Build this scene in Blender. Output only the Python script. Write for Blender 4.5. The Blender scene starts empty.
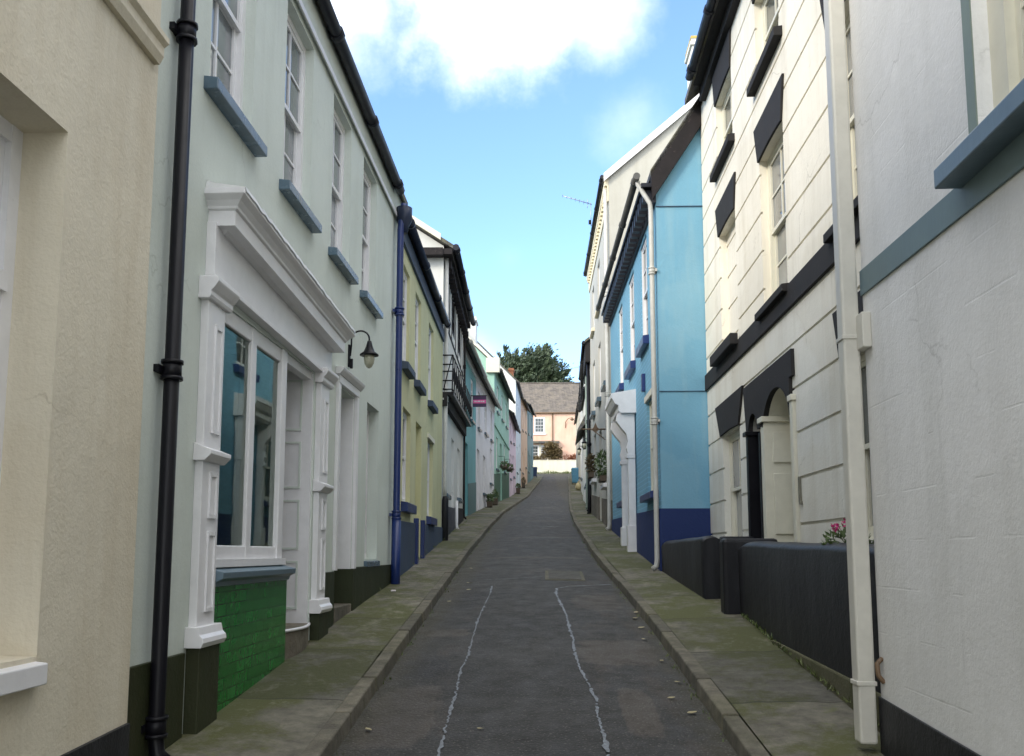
import bpy, bmesh, math, random
from mathutils import Vector, Matrix, noise
random.seed(7)
sc = bpy.context.scene
COL = sc.collection
R = math.radians

# ------------------------------------------------------------------ terrain profile
GY = [-40, 0, 5, 10, 16.6, 25, 31.4, 51, 74, 80, 86, 92, 115, 400]
GZ = [-4.0, 0, .5, 1.0, 1.61, 2.42, 3.02, 4.85, 7.45, 8.3, 9.25, 9.6, 10.5, 12.0]
def g(y):
    for i in range(len(GY) - 1):
        if y <= GY[i + 1]:
            t = (y - GY[i]) / (GY[i + 1] - GY[i])
            return GZ[i] + t * (GZ[i + 1] - GZ[i])
    return GZ[-1]

# ------------------------------------------------------------------ materials
def N(nt, kind, **kw):
    n = nt.nodes.new(kind)
    for k, v in kw.items():
        setattr(n, k, v)
    return n
def newmat(name):
    m = bpy.data.materials.new(name); m.use_nodes = True
    nt = m.node_tree; b = nt.nodes['Principled BSDF']
    return m, nt, b
def pos(nt, scale=(1, 1, 1)):
    gm = N(nt, 'ShaderNodeNewGeometry'); mp = N(nt, 'ShaderNodeMapping')
    mp.inputs['Scale'].default_value = scale
    nt.links.new(gm.outputs['Position'], mp.inputs['Vector'])
    return mp.outputs['Vector']
def tex(nt, vec, scale, detail=4, rough=.55):
    n = N(nt, 'ShaderNodeTexNoise'); n.inputs['Scale'].default_value = scale
    n.inputs['Detail'].default_value = detail; n.inputs['Roughness'].default_value = rough
    nt.links.new(vec, n.inputs['Vector']); return n.outputs['Fac']
def ramp(nt, fac, stops):
    r = N(nt, 'ShaderNodeValToRGB'); el = r.color_ramp.elements
    while len(el) < len(stops): el.new(.5)
    for e, (p, c) in zip(el, stops):
        e.position = p; e.color = (c, c, c, 1) if isinstance(c, (int, float)) else (*c, 1)
    nt.links.new(fac, r.inputs['Fac']); return r.outputs['Color']
def mix(nt, fac, a, b, mode='MIX'):
    m = N(nt, 'ShaderNodeMix', data_type='RGBA', blend_type=mode)
    for s, v in ((0, fac), (6, a), (7, b)):
        if isinstance(v, (int, float)): m.inputs[s].default_value = v if s == 0 else (v, v, v, 1)
        elif isinstance(v, tuple): m.inputs[s].default_value = (*v, 1)
        else: nt.links.new(v, m.inputs[s])
    return m.outputs[2]
def math_(nt, op, a, b=None, c=None):
    m = N(nt, 'ShaderNodeMath', operation=op)
    for i, v in enumerate((a, b, c)):
        if v is None: continue
        if isinstance(v, (int, float)): m.inputs[i].default_value = v
        else: nt.links.new(v, m.inputs[i])
    return m.outputs[0]
def bump(nt, b, h, strength=.3, dist=.01):
    n = N(nt, 'ShaderNodeBump'); n.inputs['Strength'].default_value = strength
    n.inputs['Distance'].default_value = dist
    nt.links.new(h, n.inputs['Height']); nt.links.new(n.outputs['Normal'], b.inputs['Normal'])
def mul(c, k): return tuple(min(1, max(0, x * k)) for x in c)

def render_paint(name, rgb, rough=.8, dirt=.16, grain=1.0, split=None, courses=None, brick=False, stain=(.3, .27, .2)):
    """painted render: blotches, vertical weather streaks, fine grain"""
    m, nt, b = newmat(name)
    v = pos(nt); vs = pos(nt, (1, 1, .12))
    big = tex(nt, v, .9, 5, .6); streak = tex(nt, vs, 3.2, 5, .65); fine = tex(nt, v, 55, 3, .6); mid = tex(nt, v, 9, 4, .6)
    col = mix(nt, ramp(nt, big, [(.35, 0), (.68, 1)]), mul(rgb, .93), mul(rgb, 1.05))
    if split:
        gm = N(nt, 'ShaderNodeNewGeometry'); sx = N(nt, 'ShaderNodeSeparateXYZ')
        nt.links.new(gm.outputs['Position'], sx.inputs[0])
        up = mix(nt, ramp(nt, big, [(.35, 0), (.68, 1)]), mul(split[1], .95), mul(split[1], 1.04))
        col = mix(nt, math_(nt, 'GREATER_THAN', sx.outputs[2], split[0]), col, up)
    col = mix(nt, math_(nt, 'MULTIPLY', ramp(nt, streak, [(.48, 0), (.75, 1)]), dirt * 2.6), col, stain)
    col = mix(nt, math_(nt, 'MULTIPLY', ramp(nt, mid, [(.62, 0), (.8, 1)]), dirt * 1.1), col, stain)
    pt = tex(nt, pos(nt, (1, .8, 1)), .55, 2, .4)      # repainted / patched areas with a definite edge
    col = mix(nt, math_(nt, 'MULTIPLY', ramp(nt, math_(nt, 'MULTIPLY_ADD', mid, .06, pt), [(.545, 0), (.565, 1)]), .16), col, mul(stain, 1.15))
    rn = tex(nt, pos(nt, (1.2, 1.2, .05)), 9, 4, .7)   # thin rain runs
    col = mix(nt, math_(nt, 'MULTIPLY', ramp(nt, rn, [(.56, 0), (.8, 1)]), dirt * 1.7), col, mul(stain, .8))
    wv = N(nt, 'ShaderNodeTexVoronoi', feature='DISTANCE_TO_EDGE'); wv.inputs['Scale'].default_value = .8
    nv = N(nt, 'ShaderNodeTexNoise'); nv.inputs['Scale'].default_value = 2.5; nv.inputs['Detail'].default_value = 6; nt.links.new(v, nv.inputs['Vector'])
    va = N(nt, 'ShaderNodeVectorMath', operation='MULTIPLY_ADD'); nt.links.new(nv.outputs['Color'], va.inputs[0]); va.inputs[1].default_value = (.7, .7, .7); nt.links.new(v, va.inputs[2]); nt.links.new(va.outputs[0], wv.inputs['Vector'])
    crack = math_(nt, 'MULTIPLY', ramp(nt, wv.outputs['Distance'], [(.0, 1), (.007, 0)]), ramp(nt, tex(nt, v, 1.1, 2), [(.54, 0), (.62, 1)]))
    col = mix(nt, math_(nt, 'MULTIPLY', crack, .45), col, mul(stain, .6))
    col = mix(nt, .22, col, mix(nt, fine, mul(rgb, .7), mul(rgb, 1.15)), 'MIX') if not split else col
    h = math_(nt, 'ADD', math_(nt, 'MULTIPLY', fine, .5), math_(nt, 'ADD', math_(nt, 'MULTIPLY', mid, .9), math_(nt, 'MULTIPLY', big, 3.0)))
    b.inputs['Specular IOR Level'].default_value = .3
    if brick or courses:
        gm = N(nt, 'ShaderNodeNewGeometry'); sx = N(nt, 'ShaderNodeSeparateXYZ'); cb = N(nt, 'ShaderNodeCombineXYZ')
        nt.links.new(gm.outputs['Position'], sx.inputs[0])
        nt.links.new(sx.outputs[1], cb.inputs[0]); nt.links.new(sx.outputs[2], cb.inputs[1])
        bt = N(nt, 'ShaderNodeTexBrick'); nt.links.new(cb.outputs[0], bt.inputs['Vector'])
        bt.inputs['Scale'].default_value = 1
        bt.inputs['Brick Width'].default_value = .23 if brick else 60.
        bt.inputs['Row Height'].default_value = .078 if brick else courses
        bt.inputs['Mortar Size'].default_value = .009 if brick else .005
        bt.inputs['Mortar Smooth'].default_value = .3
        if brick:
            col = mix(nt, math_(nt, 'MULTIPLY', bt.outputs['Fac'], .5), col, mul(rgb, 1.45))
            h = math_(nt, 'SUBTRACT', h, math_(nt, 'MULTIPLY', bt.outputs['Fac'], 1.6))
        else:
            gate = ramp(nt, tex(nt, pos(nt, (1, 1, 1.5)), 2.1, 3), [(.52, 0), (.64, 1)])
            h = math_(nt, 'SUBTRACT', h, math_(nt, 'MULTIPLY', math_(nt, 'MULTIPLY', bt.outputs['Fac'], gate), 1.3))
    nt.links.new(col, b.inputs['Base Color']); b.inputs['Roughness'].default_value = rough
    bump(nt, b, h, .45 * grain, .012)
    return m
def gloss_paint(name, rgb, rough=.35, dirt=.1, wear=None):
    m, nt, b = newmat(name); v = pos(nt)
    if max(rgb) < .06: b.inputs['Specular IOR Level'].default_value = .22
    n1 = tex(nt, v, 6, 5, .65); n2 = tex(nt, pos(nt, (1, 1, .25)), 30, 3, .6)
    col = mix(nt, ramp(nt, n1, [(.3, 0), (.75, 1)]), mul(rgb, 1 - dirt), mul(rgb, 1 + dirt * .6))
    ch = tex(nt, v, 26, 6, .8); col = mix(nt, math_(nt, 'MULTIPLY', ramp(nt, ch, [(.62, 0), (.7, 1)]), .35), col, mul(rgb, .55))
    if wear: col = mix(nt, ramp(nt, tex(nt, v, 14, 6, .75), [(.62, 0), (.72, 1)]), col, wear)
    nt.links.new(col, b.inputs['Base Color'])
    nt.links.new(math_(nt, 'MULTIPLY_ADD', n1, .3, rough - .12), b.inputs['Roughness'])
    bump(nt, b, n2, .18, .004); return m
def glass_mat(name, tint=(.025, .035, .035), ior=1.75):
    m, nt, b = newmat(name)
    v = pos(nt); n = tex(nt, v, 1.3, 2)
    nt.links.new(mix(nt, ramp(nt, n, [(.35, 0), (.65, 1)]), mul(tint, .7), mul(tint, 1.6)), b.inputs['Base Color'])
    b.inputs['Roughness'].default_value = .03; b.inputs['IOR'].default_value = ior
    bump(nt, b, tex(nt, v, 2.2, 1), .05, .02); return m
def clear_glass(name):
    m, nt, b = newmat(name); nt.nodes.remove(b)
    out = nt.nodes['Material Output']
    t = N(nt, 'ShaderNodeBsdfTransparent'); t.inputs[0].default_value = (.78, .86, .85, 1)
    gl = N(nt, 'ShaderNodeBsdfGlossy'); gl.inputs['Roughness'].default_value = .02; gl.inputs['Color'].default_value = (.80, .90, .82, 1)
    nb = N(nt, 'ShaderNodeBump'); nb.inputs['Strength'].default_value = .012; nb.inputs['Distance'].default_value = .03; nt.links.new(tex(nt, pos(nt), 2.5, 2), nb.inputs['Height']); nt.links.new(nb.outputs['Normal'], gl.inputs['Normal'])
    fr = N(nt, 'ShaderNodeFresnel'); fr.inputs['IOR'].default_value = 1.9
    mx = N(nt, 'ShaderNodeMixShader')
    nt.links.new(math_(nt, 'MULTIPLY', fr.outputs[0], 1.15), mx.inputs[0]); nt.links.new(t.outputs[0], mx.inputs[1]); nt.links.new(gl.outputs[0], mx.inputs[2])
    nt.links.new(mx.outputs[0], out.inputs[0]); return m
def slate_mat(name, rgb, moss=(.16, .15, .08), row=.2):
    m, nt, b = newmat(name)
    gm = N(nt, 'ShaderNodeNewGeometry'); sx = N(nt, 'ShaderNodeSeparateXYZ'); cb = N(nt, 'ShaderNodeCombineXYZ')
    nt.links.new(gm.outputs['Position'], sx.inputs[0])
    nt.links.new(math_(nt, 'ADD', sx.outputs[1], sx.outputs[0]), cb.inputs[0]); nt.links.new(sx.outputs[2], cb.inputs[1])
    bt = N(nt, 'ShaderNodeTexBrick'); nt.links.new(cb.outputs[0], bt.inputs['Vector'])
    bt.inputs['Scale'].default_value = 1; bt.inputs['Brick Width'].default_value = .28; bt.inputs['Row Height'].default_value = row
    bt.inputs['Mortar Size'].default_value = .012
    bt.inputs['Color1'].default_value = (*mul(rgb, .7), 1); bt.inputs['Color2'].default_value = (*mul(rgb, 1.25), 1); bt.inputs['Mortar'].default_value = (*mul(rgb, .45), 1)
    v = pos(nt)
    col = mix(nt, ramp(nt, tex(nt, v, 1.6, 6, .7), [(.45, 0), (.7, 1)]), bt.outputs['Color'], moss)
    nt.links.new(col, b.inputs['Base Color']); b.inputs['Roughness'].default_value = .75
    bump(nt, b, math_(nt, 'SUBTRACT', tex(nt, v, 20, 3), bt.outputs['Fac']), .5, .02); return m
def asphalt_mat(name, base=.042, warm=(.075, .058, .045), patchy=.55, worn=()):
    m, nt, b = newmat(name); v = pos(nt)
    big = tex(nt, v, .8, 6, .65); mid = tex(nt, v, 4.5, 6, .7); fine = tex(nt, v, 130, 2, .7); blot = tex(nt, pos(nt, (1, .35, 1)), 2.6, 6, .7)
    vo = N(nt, 'ShaderNodeTexVoronoi'); vo.inputs['Scale'].default_value = 44; nt.links.new(v, vo.inputs['Vector'])
    c = mix(nt, ramp(nt, big, [(.3, 0), (.7, 1)]), (base * .72, base * .72, base * .70), (base * 1.4, base * 1.36, base * 1.24))
    c = mix(nt, math_(nt, 'MULTIPLY', ramp(nt, blot, [(.52, 0), (.7, 1)]), patchy), c, warm)
    for (cx, cy, w, l, k) in worn:      # worn or relaid patches of surfacing
        sx_ = N(nt, 'ShaderNodeSeparateXYZ'); nt.links.new(v, sx_.inputs[0])
        dx = math_(nt, 'POWER', math_(nt, 'ABSOLUTE', math_(nt, 'DIVIDE', math_(nt, 'SUBTRACT', sx_.outputs[0], cx), w / 2)), 4)
        dy = math_(nt, 'POWER', math_(nt, 'ABSOLUTE', math_(nt, 'DIVIDE', math_(nt, 'SUBTRACT', sx_.outputs[1], cy), l / 2)), 4)
        e = math_(nt, 'ADD', math_(nt, 'ADD', dx, dy), math_(nt, 'MULTIPLY_ADD', mid, 2.4, -1.2))
        c = mix(nt, math_(nt, 'MULTIPLY', ramp(nt, e, [(.55, 1), (1.0, 0)]), abs(k)), c, (.078, .064, .050) if k > 0 else (base * .5, base * .5, base * .55))
    c = mix(nt, math_(nt, 'MULTIPLY', ramp(nt, mid, [(.55, 0), (.72, 1)]), .55), c, (base * .5, base * .5, base * .52))
    sg = N(nt, 'ShaderNodeSeparateXYZ'); nt.links.new(v, sg.inputs[0])     # gutter dirt along both kerbs
    gut = N(nt, 'ShaderNodeMapRange', interpolation_type='SMOOTHSTEP'); nt.links.new(math_(nt, 'ADD', math_(nt, 'ABSOLUTE', math_(nt, 'ADD', sg.outputs[0], .07)), math_(nt, 'MULTIPLY_ADD', mid, .5, -.25)), gut.inputs[0]); gut.inputs[1].default_value = .88; gut.inputs[2].default_value = 1.16
    c = mix(nt, math_(nt, 'MULTIPLY', gut.outputs[0], .6), c, (.045, .04, .022))
    vo2 = N(nt, 'ShaderNodeTexVoronoi'); vo2.inputs['Scale'].default_value = 30; nt.links.new(v, vo2.inputs['Vector'])
    c = mix(nt, math_(nt, 'MULTIPLY', ramp(nt, vo.outputs['Distance'], [(.0, 1), (.4, 0)]), ramp(nt, tex(nt, v, 70, 2, .7), [(.46, 0), (.58, 1)])), c, (.17, .16, .14))
    c = mix(nt, math_(nt, 'MULTIPLY', ramp(nt, vo2.outputs['Distance'], [(.0, 1), (.22, 0)]), ramp(nt, tex(nt, v, 40, 2), [(.55, 0), (.66, .8)])), c, (.014, .014, .016))
    nt.links.new(c, b.inputs['Base Color'])
    nt.links.new(ramp(nt, mid, [(.3, .62), (.75, .92)]), b.inputs['Roughness'])
    bump(nt, b, math_(nt, 'ADD', fine, math_(nt, 'ADD', math_(nt, 'MULTIPLY', mid, 1.4), vo.outputs['Distance'])), .7, .012); return m
def paving_mat(name, base, moss_amt=.6, joints=True):
    m, nt, b = newmat(name); v = pos(nt)
    big = tex(nt, v, 1.3, 6, .7); mid = tex(nt, v, 7, 6, .7); fine = tex(nt, v, 90, 3, .7); mg = tex(nt, v, .9, 7, .75)
    c = mix(nt, ramp(nt, mid, [(.3, 0), (.72, 1)]), mul(base, .5), mul(base, 1.35))
    c = mix(nt, math_(nt, 'MULTIPLY', ramp(nt, mg, [(.45, 0), (.55, 1)]), moss_amt), c, (.066, .072, .020))
    c = mix(nt, math_(nt, 'MULTIPLY', ramp(nt, big, [(.58, 0), (.75, 1)]), .5), c, mul(base, .4))
    c = mix(nt, math_(nt, 'MULTIPLY', ramp(nt, tex(nt, pos(nt, (1, .6, 1)), 2.2, 7, .75), [(.56, 0), (.66, 1)]), .55), c, mul(base, 1.75))
    c = mix(nt, math_(nt, 'MULTIPLY', ramp(nt, tex(nt, v, 3.1, 7, .8), [(.58, 0), (.68, 1)]), .6 * moss_amt), c, (.10, .115, .022))
    c = mix(nt, math_(nt, 'MULTIPLY', ramp(nt, tex(nt, v, 38, 4, .8), [(.6, 0), (.72, 1)]), .5), c, mul(base, 1.7))
    h = math_(nt, 'ADD', fine, math_(nt, 'MULTIPLY', mid, 2.4))
    sl = N(nt, 'ShaderNodeSeparateXYZ'); nt.links.new(v, sl.inputs[0]); per = 1.55 if joints else .92
    wn_ = N(nt, 'ShaderNodeTexWhiteNoise', noise_dimensions='1D'); nt.links.new(math_(nt, 'FLOOR', math_(nt, 'DIVIDE', math_(nt, 'ADD', sl.outputs[1], 8 if not joints else .12), per)), wn_.inputs['W'])
    c = mix(nt, .8, c, mix(nt, wn_.outputs['Value'], mul(base, .62), mul(base, 1.3)), 'SOFT_LIGHT') if False else mix(nt, 1.0, c, mix(nt, wn_.outputs['Value'], (.74, .74, .74), (1.14, 1.12, 1.08)), 'MULTIPLY')
    if joints:
        sx = N(nt, 'ShaderNodeSeparateXYZ'); nt.links.new(pos(nt), sx.inputs[0])
        yy = math_(nt, 'ADD', sx.outputs[1], math_(nt, 'MULTIPLY', tex(nt, v, 1.5, 3), .25))
        fr = math_(nt, 'FRACT', math_(nt, 'DIVIDE', yy, 1.55))
        ln = math_(nt, 'LESS_THAN', fr, .016)
        c = mix(nt, math_(nt, 'MULTIPLY', ln, .8), c, (.028, .03, .016)); h = math_(nt, 'SUBTRACT', h, math_(nt, 'MULTIPLY', ln, 3))
    nt.links.new(c, b.inputs['Base Color']); b.inputs['Roughness'].default_value = .9
    bump(nt, b, h, .6, .014); return m
def tile_mat(name):
    m, nt, b = newmat(name)
    gm = N(nt, 'ShaderNodeNewGeometry'); sx = N(nt, 'ShaderNodeSeparateXYZ'); cb = N(nt, 'ShaderNodeCombineXYZ')
    nt.links.new(gm.outputs['Position'], sx.inputs[0]); nt.links.new(sx.outputs[1], cb.inputs[0]); nt.links.new(sx.outputs[2], cb.inputs[1])
    bt = N(nt, 'ShaderNodeTexBrick'); nt.links.new(cb.outputs[0], bt.inputs['Vector'])
    bt.inputs['Scale'].default_value = 1; bt.inputs['Brick Width'].default_value = .155; bt.inputs['Row Height'].default_value = .078
    bt.inputs['Mortar Size'].default_value = .0038; bt.inputs['Bias'].default_value = -.1
    bt.inputs['Color1'].default_value = (.014, .145, .028, 1); bt.inputs['Color2'].default_value = (.022, .195, .04, 1); bt.inputs['Mortar'].default_value = (.008, .045, .014, 1)
    v = pos(nt)
    col = mix(nt, math_(nt, 'MULTIPLY', ramp(nt, tex(nt, v, 12, 4), [(.5, 0), (.75, 1)]), .5), bt.outputs['Color'], (.012, .09, .02))
    nt.links.new(col, b.inputs['Base Color']); b.inputs['Roughness'].default_value = .22
    bump(nt, b, math_(nt, 'SUBTRACT', tex(nt, v, 8, 2), math_(nt, 'MULTIPLY', bt.outputs['Fac'], 1.2)), .35, .008); return m
def leaf_mat(name, a, c, rough=.6):
    m, nt, b = newmat(name); v = pos(nt)
    oi = N(nt, 'ShaderNodeTexWhiteNoise'); 
    n = tex(nt, v, .55, 4, .7); n2 = tex(nt, v, 6, 3, .7)
    nt.links.new(mix(nt, ramp(nt, math_(nt, 'MULTIPLY_ADD', n2, .5, math_(nt, 'MULTIPLY', n, .5)), [(.38, 0), (.62, 1)]), a, c), b.inputs['Base Color'])
    nt.nodes.remove(oi)
    b.inputs['Roughness'].default_value = rough; return m
def flat_mat(name, rgb, rough=.6, spec=None, metal=0, var=.15, scale=8):
    m, nt, b = newmat(name); v = pos(nt)
    nt.links.new(mix(nt, ramp(nt, tex(nt, v, scale, 4, .65), [(.3, 0), (.7, 1)]), mul(rgb, 1 - var), mul(rgb, 1 + var)), b.inputs['Base Color'])
    b.inputs['Roughness'].default_value = rough; b.inputs['Metallic'].default_value = metal; return m

M = dict(
    cream=render_paint('cream_render', (.65, .602, .485), dirt=.18, stain=(.42, .34, .22)),
    sage=render_paint('sage_render', (.60, .655, .61), dirt=.10, grain=.6, stain=(.36, .40, .34)),
    yellow=render_paint('yellow_render', (.61, .60, .37), dirt=.14, stain=(.38, .36, .2)),
    white_a=render_paint('white_render', (.78, .78, .765), grain=.75, dirt=.12, stain=(.42, .42, .38), courses=.245),
    white_b=render_paint('white_plain_render', (.70, .71, .68), dirt=.16, stain=(.4, .4, .36)),
    lilac=render_paint('lilac_white_render', (.71, .71, .735), dirt=.14, stain=(.4, .4, .42)),
    rust=render_paint('two_tone_render', (.70, .69, .62), dirt=.15, split=(4.1, (.79, .755, .655)), stain=(.46, .41, .3)),
    blue=render_paint('sky_blue_render', (.165, .365, .50), dirt=.24, stain=(.30, .45, .50)),
    bluebrick=render_paint('sky_blue_brick', (.16, .355, .50), dirt=.1, brick=True, stain=(.26, .42, .46)),
    navy=render_paint('navy_render', (.008, .024, .115), rough=.6, dirt=.12, stain=(.03, .05, .12)),
    slatenavy=render_paint('slate_navy_render', (.05, .075, .13), rough=.65, dirt=.16, stain=(.07, .08, .08)),
    grey=render_paint('grey_cream_render', (.50, .495, .445), dirt=.2, stain=(.36, .34, .28)),
    creamtop=render_paint('warm_cream_render', (.78, .70, .52), dirt=.1, stain=(.46, .4, .28)),
    teal=render_paint('teal_render', (.17, .39, .42), dirt=.14, stain=(.12, .24, .25)),
    green=render_paint('mint_render', (.33, .54, .45), dirt=.12, stain=(.25, .38, .3)),
    pink=render_paint('lilac_pink_render', (.66, .55, .63), dirt=.12, stain=(.4, .3, .36)),
    paleblue=render_paint('pale_blue_render', (.58, .67, .74), dirt=.12, stain=(.4, .44, .46)),
    peach=render_paint('peach_render', (.66, .48, .36), dirt=.14, stain=(.4, .3, .2)),
    salmon=render_paint('salmon_render', (.70, .49, .385), dirt=.16, stain=(.6, .26, .16)),
    lemon=render_paint('lemon_render', (.78, .76, .64), dirt=.12, stain=(.5, .44, .26)),
    dgreen=render_paint('dark_green_plinth', (.024, .031, .012), rough=.6, dirt=.2, stain=(.045, .042, .02)),
    midgreen=render_paint('green_plinth', (.05, .12, .08), rough=.6, dirt=.2, stain=(.05, .08, .05)),
    tealbase=render_paint('teal_plinth', (.10, .19, .20), rough=.6, dirt=.2, stain=(.1, .14, .13)),
    blackp=render_paint('black_masonry', (.010, .0105, .0135), rough=.5, dirt=.30, stain=(.042, .044, .05)),
    blackg=gloss_paint('black_lintel_paint', (.030, .029, .030), .8, .3, (.075, .075, .078)),
    mossy=render_paint('mossy_stone', (.105, .10, .06), rough=.9, dirt=.4, stain=(.045, .055, .012), grain=1.6),
    white=gloss_paint('white_gloss', (.74, .74, .755), .35, .08),
    creamg=gloss_paint('cream_gloss', (.66, .64, .53), .4, .08),
    sillgrey=gloss_paint('sill_grey', (.085, .135, .18), .22, .25, (.22, .25, .27)),  # blue of the reflected sky is put into this base colour
    sillblue=gloss_paint('sill_slate_blue', (.13, .19, .235), .35, .2, (.2, .27, .32)),
    bandblue=gloss_paint('band_grey_blue', (.15, .215, .23), .5, .15),
    surround=gloss_paint('surround_sage', (.20, .25, .21), .5, .15),
    navyg=gloss_paint('navy_gloss', (.012, .03, .135), .3, .12),
    navyd=gloss_paint('dark_navy_gloss', (.02, .028, .055), .35, .15),
    blackm=gloss_paint('black_iron', (.006, .006, .009), .38, .2),
    gutter=gloss_paint('dark_gutter', (.022, .024, .032), .4, .2),
    gutterg=gloss_paint('grey_gutter', (.10, .10, .095), .5, .3, (.2, .19, .17)),
    greyp=gloss_paint('grey_pipe', (.5, .5, .47), .45, .15),
    ivory=gloss_paint('ivory_pipe', (.60, .585, .52), .4, .1, None),
    greendoor=gloss_paint('green_door', (.02, .09, .055), .3, .1),
    woodv=gloss_paint('dark_verge', (.022, .019, .020), .7, .4, (.13, .10, .095)),
    brown=gloss_paint('brown_wood', (.16, .10, .055), .5, .2),
    lead=gloss_paint('lead_flashing', (.64, .65, .65), .5, .15, (.66, .68, .68)),
    glass=glass_mat('window_glass'), glassw=glass_mat('window_glass_net', (.16, .17, .17), 1.6), glasssky=glass_mat('window_glass_pale', (.13, .15, .16), 2.1), glassd=glass_mat('window_glass_dim', (.05, .06, .06), 1.6),
    shopglass=clear_glass('shop_glass'), inside=flat_mat('shop_inside', (.62, .70, .66), .8),
    slate=slate_mat('slate', (.075, .075, .08)), oldslate=slate_mat('old_slate', (.115, .10, .088), (.17, .145, .115), .16), paleslate=slate_mat('pale_slate', (.3, .29, .26)),
    asphalt=asphalt_mat('asphalt', .0225, worn=[(.63, 8.05, .72, 1.1, .55), (.62, 6.15, .25, 1.2, .6), (-.95, 8.9, .45, .4, .5), (.6, 10.9, .6, 1.3, .4), (-.95, 6.1, .5, 1.5, .45), (-.98, 7.4, .4, .7, -.8), (-.2, 16.2, 1.9, .3, .5), (0, 20.8, 1.6, .5, .35), (.1, 27, 1.5, .6, .4), (.1, 36, 1.4, .8, .4), (-.9, 11, .5, 1.5, -.5)]), asphalt2=asphalt_mat('asphalt_trench', .0215, (.06, .055, .05), .3),
    pave=paving_mat('pavement_concrete', (.132, .125, .100), .95), kerb=paving_mat('kerb_stone', (.132, .122, .095), .25, False),
    cover=paving_mat('cover_concrete', (.085, .083, .077), .1, False), soil=paving_mat('soil', (.09, .08, .05), .8, False), step=paving_mat('step_stone', (.17, .15, .12), .2, False),
    tile=tile_mat('green_glazed_tile'),
    seam=flat_mat('seam_sealant', (.135, .15, .168), .6, var=.5, scale=30), leafl=flat_mat('dry_leaf', (.42, .36, .2), .7, var=.3),
    cypress=leaf_mat('cypress_foliage', (.016, .034, .02), (.062, .09, .042)), hedge=leaf_mat('brown_hedge', (.07, .05, .02), (.17, .125, .055)), leafg=leaf_mat('plant_leaf', (.035, .07, .02), (.1, .15, .05)),
    bark=flat_mat('bark', (.09, .07, .05), .9), magenta=flat_mat('magenta_petal', (.6, .03, .22), .6), terracotta=flat_mat('terracotta', (.30, .12, .06), .8),
    redplant=leaf_mat('red_shrub', (.16, .06, .03), (.32, .13, .07)),
    purple=flat_mat('sign_purple', (.055, .02, .075), .5), signpink=flat_mat('sign_pink', (.75, .13, .36), .5), signwhite=flat_mat('sign_white', (.72, .66, .7), .5),
    globe=flat_mat('frosted_globe', (.36, .36, .27), .25, var=.1), bluebin=flat_mat('blue_plastic', (.10, .30, .45), .45), navybin=flat_mat('navy_plastic', (.02, .04, .11), .45),
    sack=flat_mat('pale_sack', (.40, .34, .18), .6), alu=flat_mat('aluminium', (.35, .36, .37), .4, metal=.6), steel=flat_mat('door_metal', (.25, .24, .2), .35, metal=.8),
    picblue=flat_mat('picture_blue', (.03, .16, .34), .5, var=.5, scale=5), grass=leaf_mat('verge_grass', (.05, .09, .02), (.14, .16, .05)), earth=flat_mat('ground_turf', (.06, .075, .03), .9, var=.3, scale=1),
    lichen=flat_mat('lichen_cap', (.42, .33, .1), .9, var=.4, scale=6),
)

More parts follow.
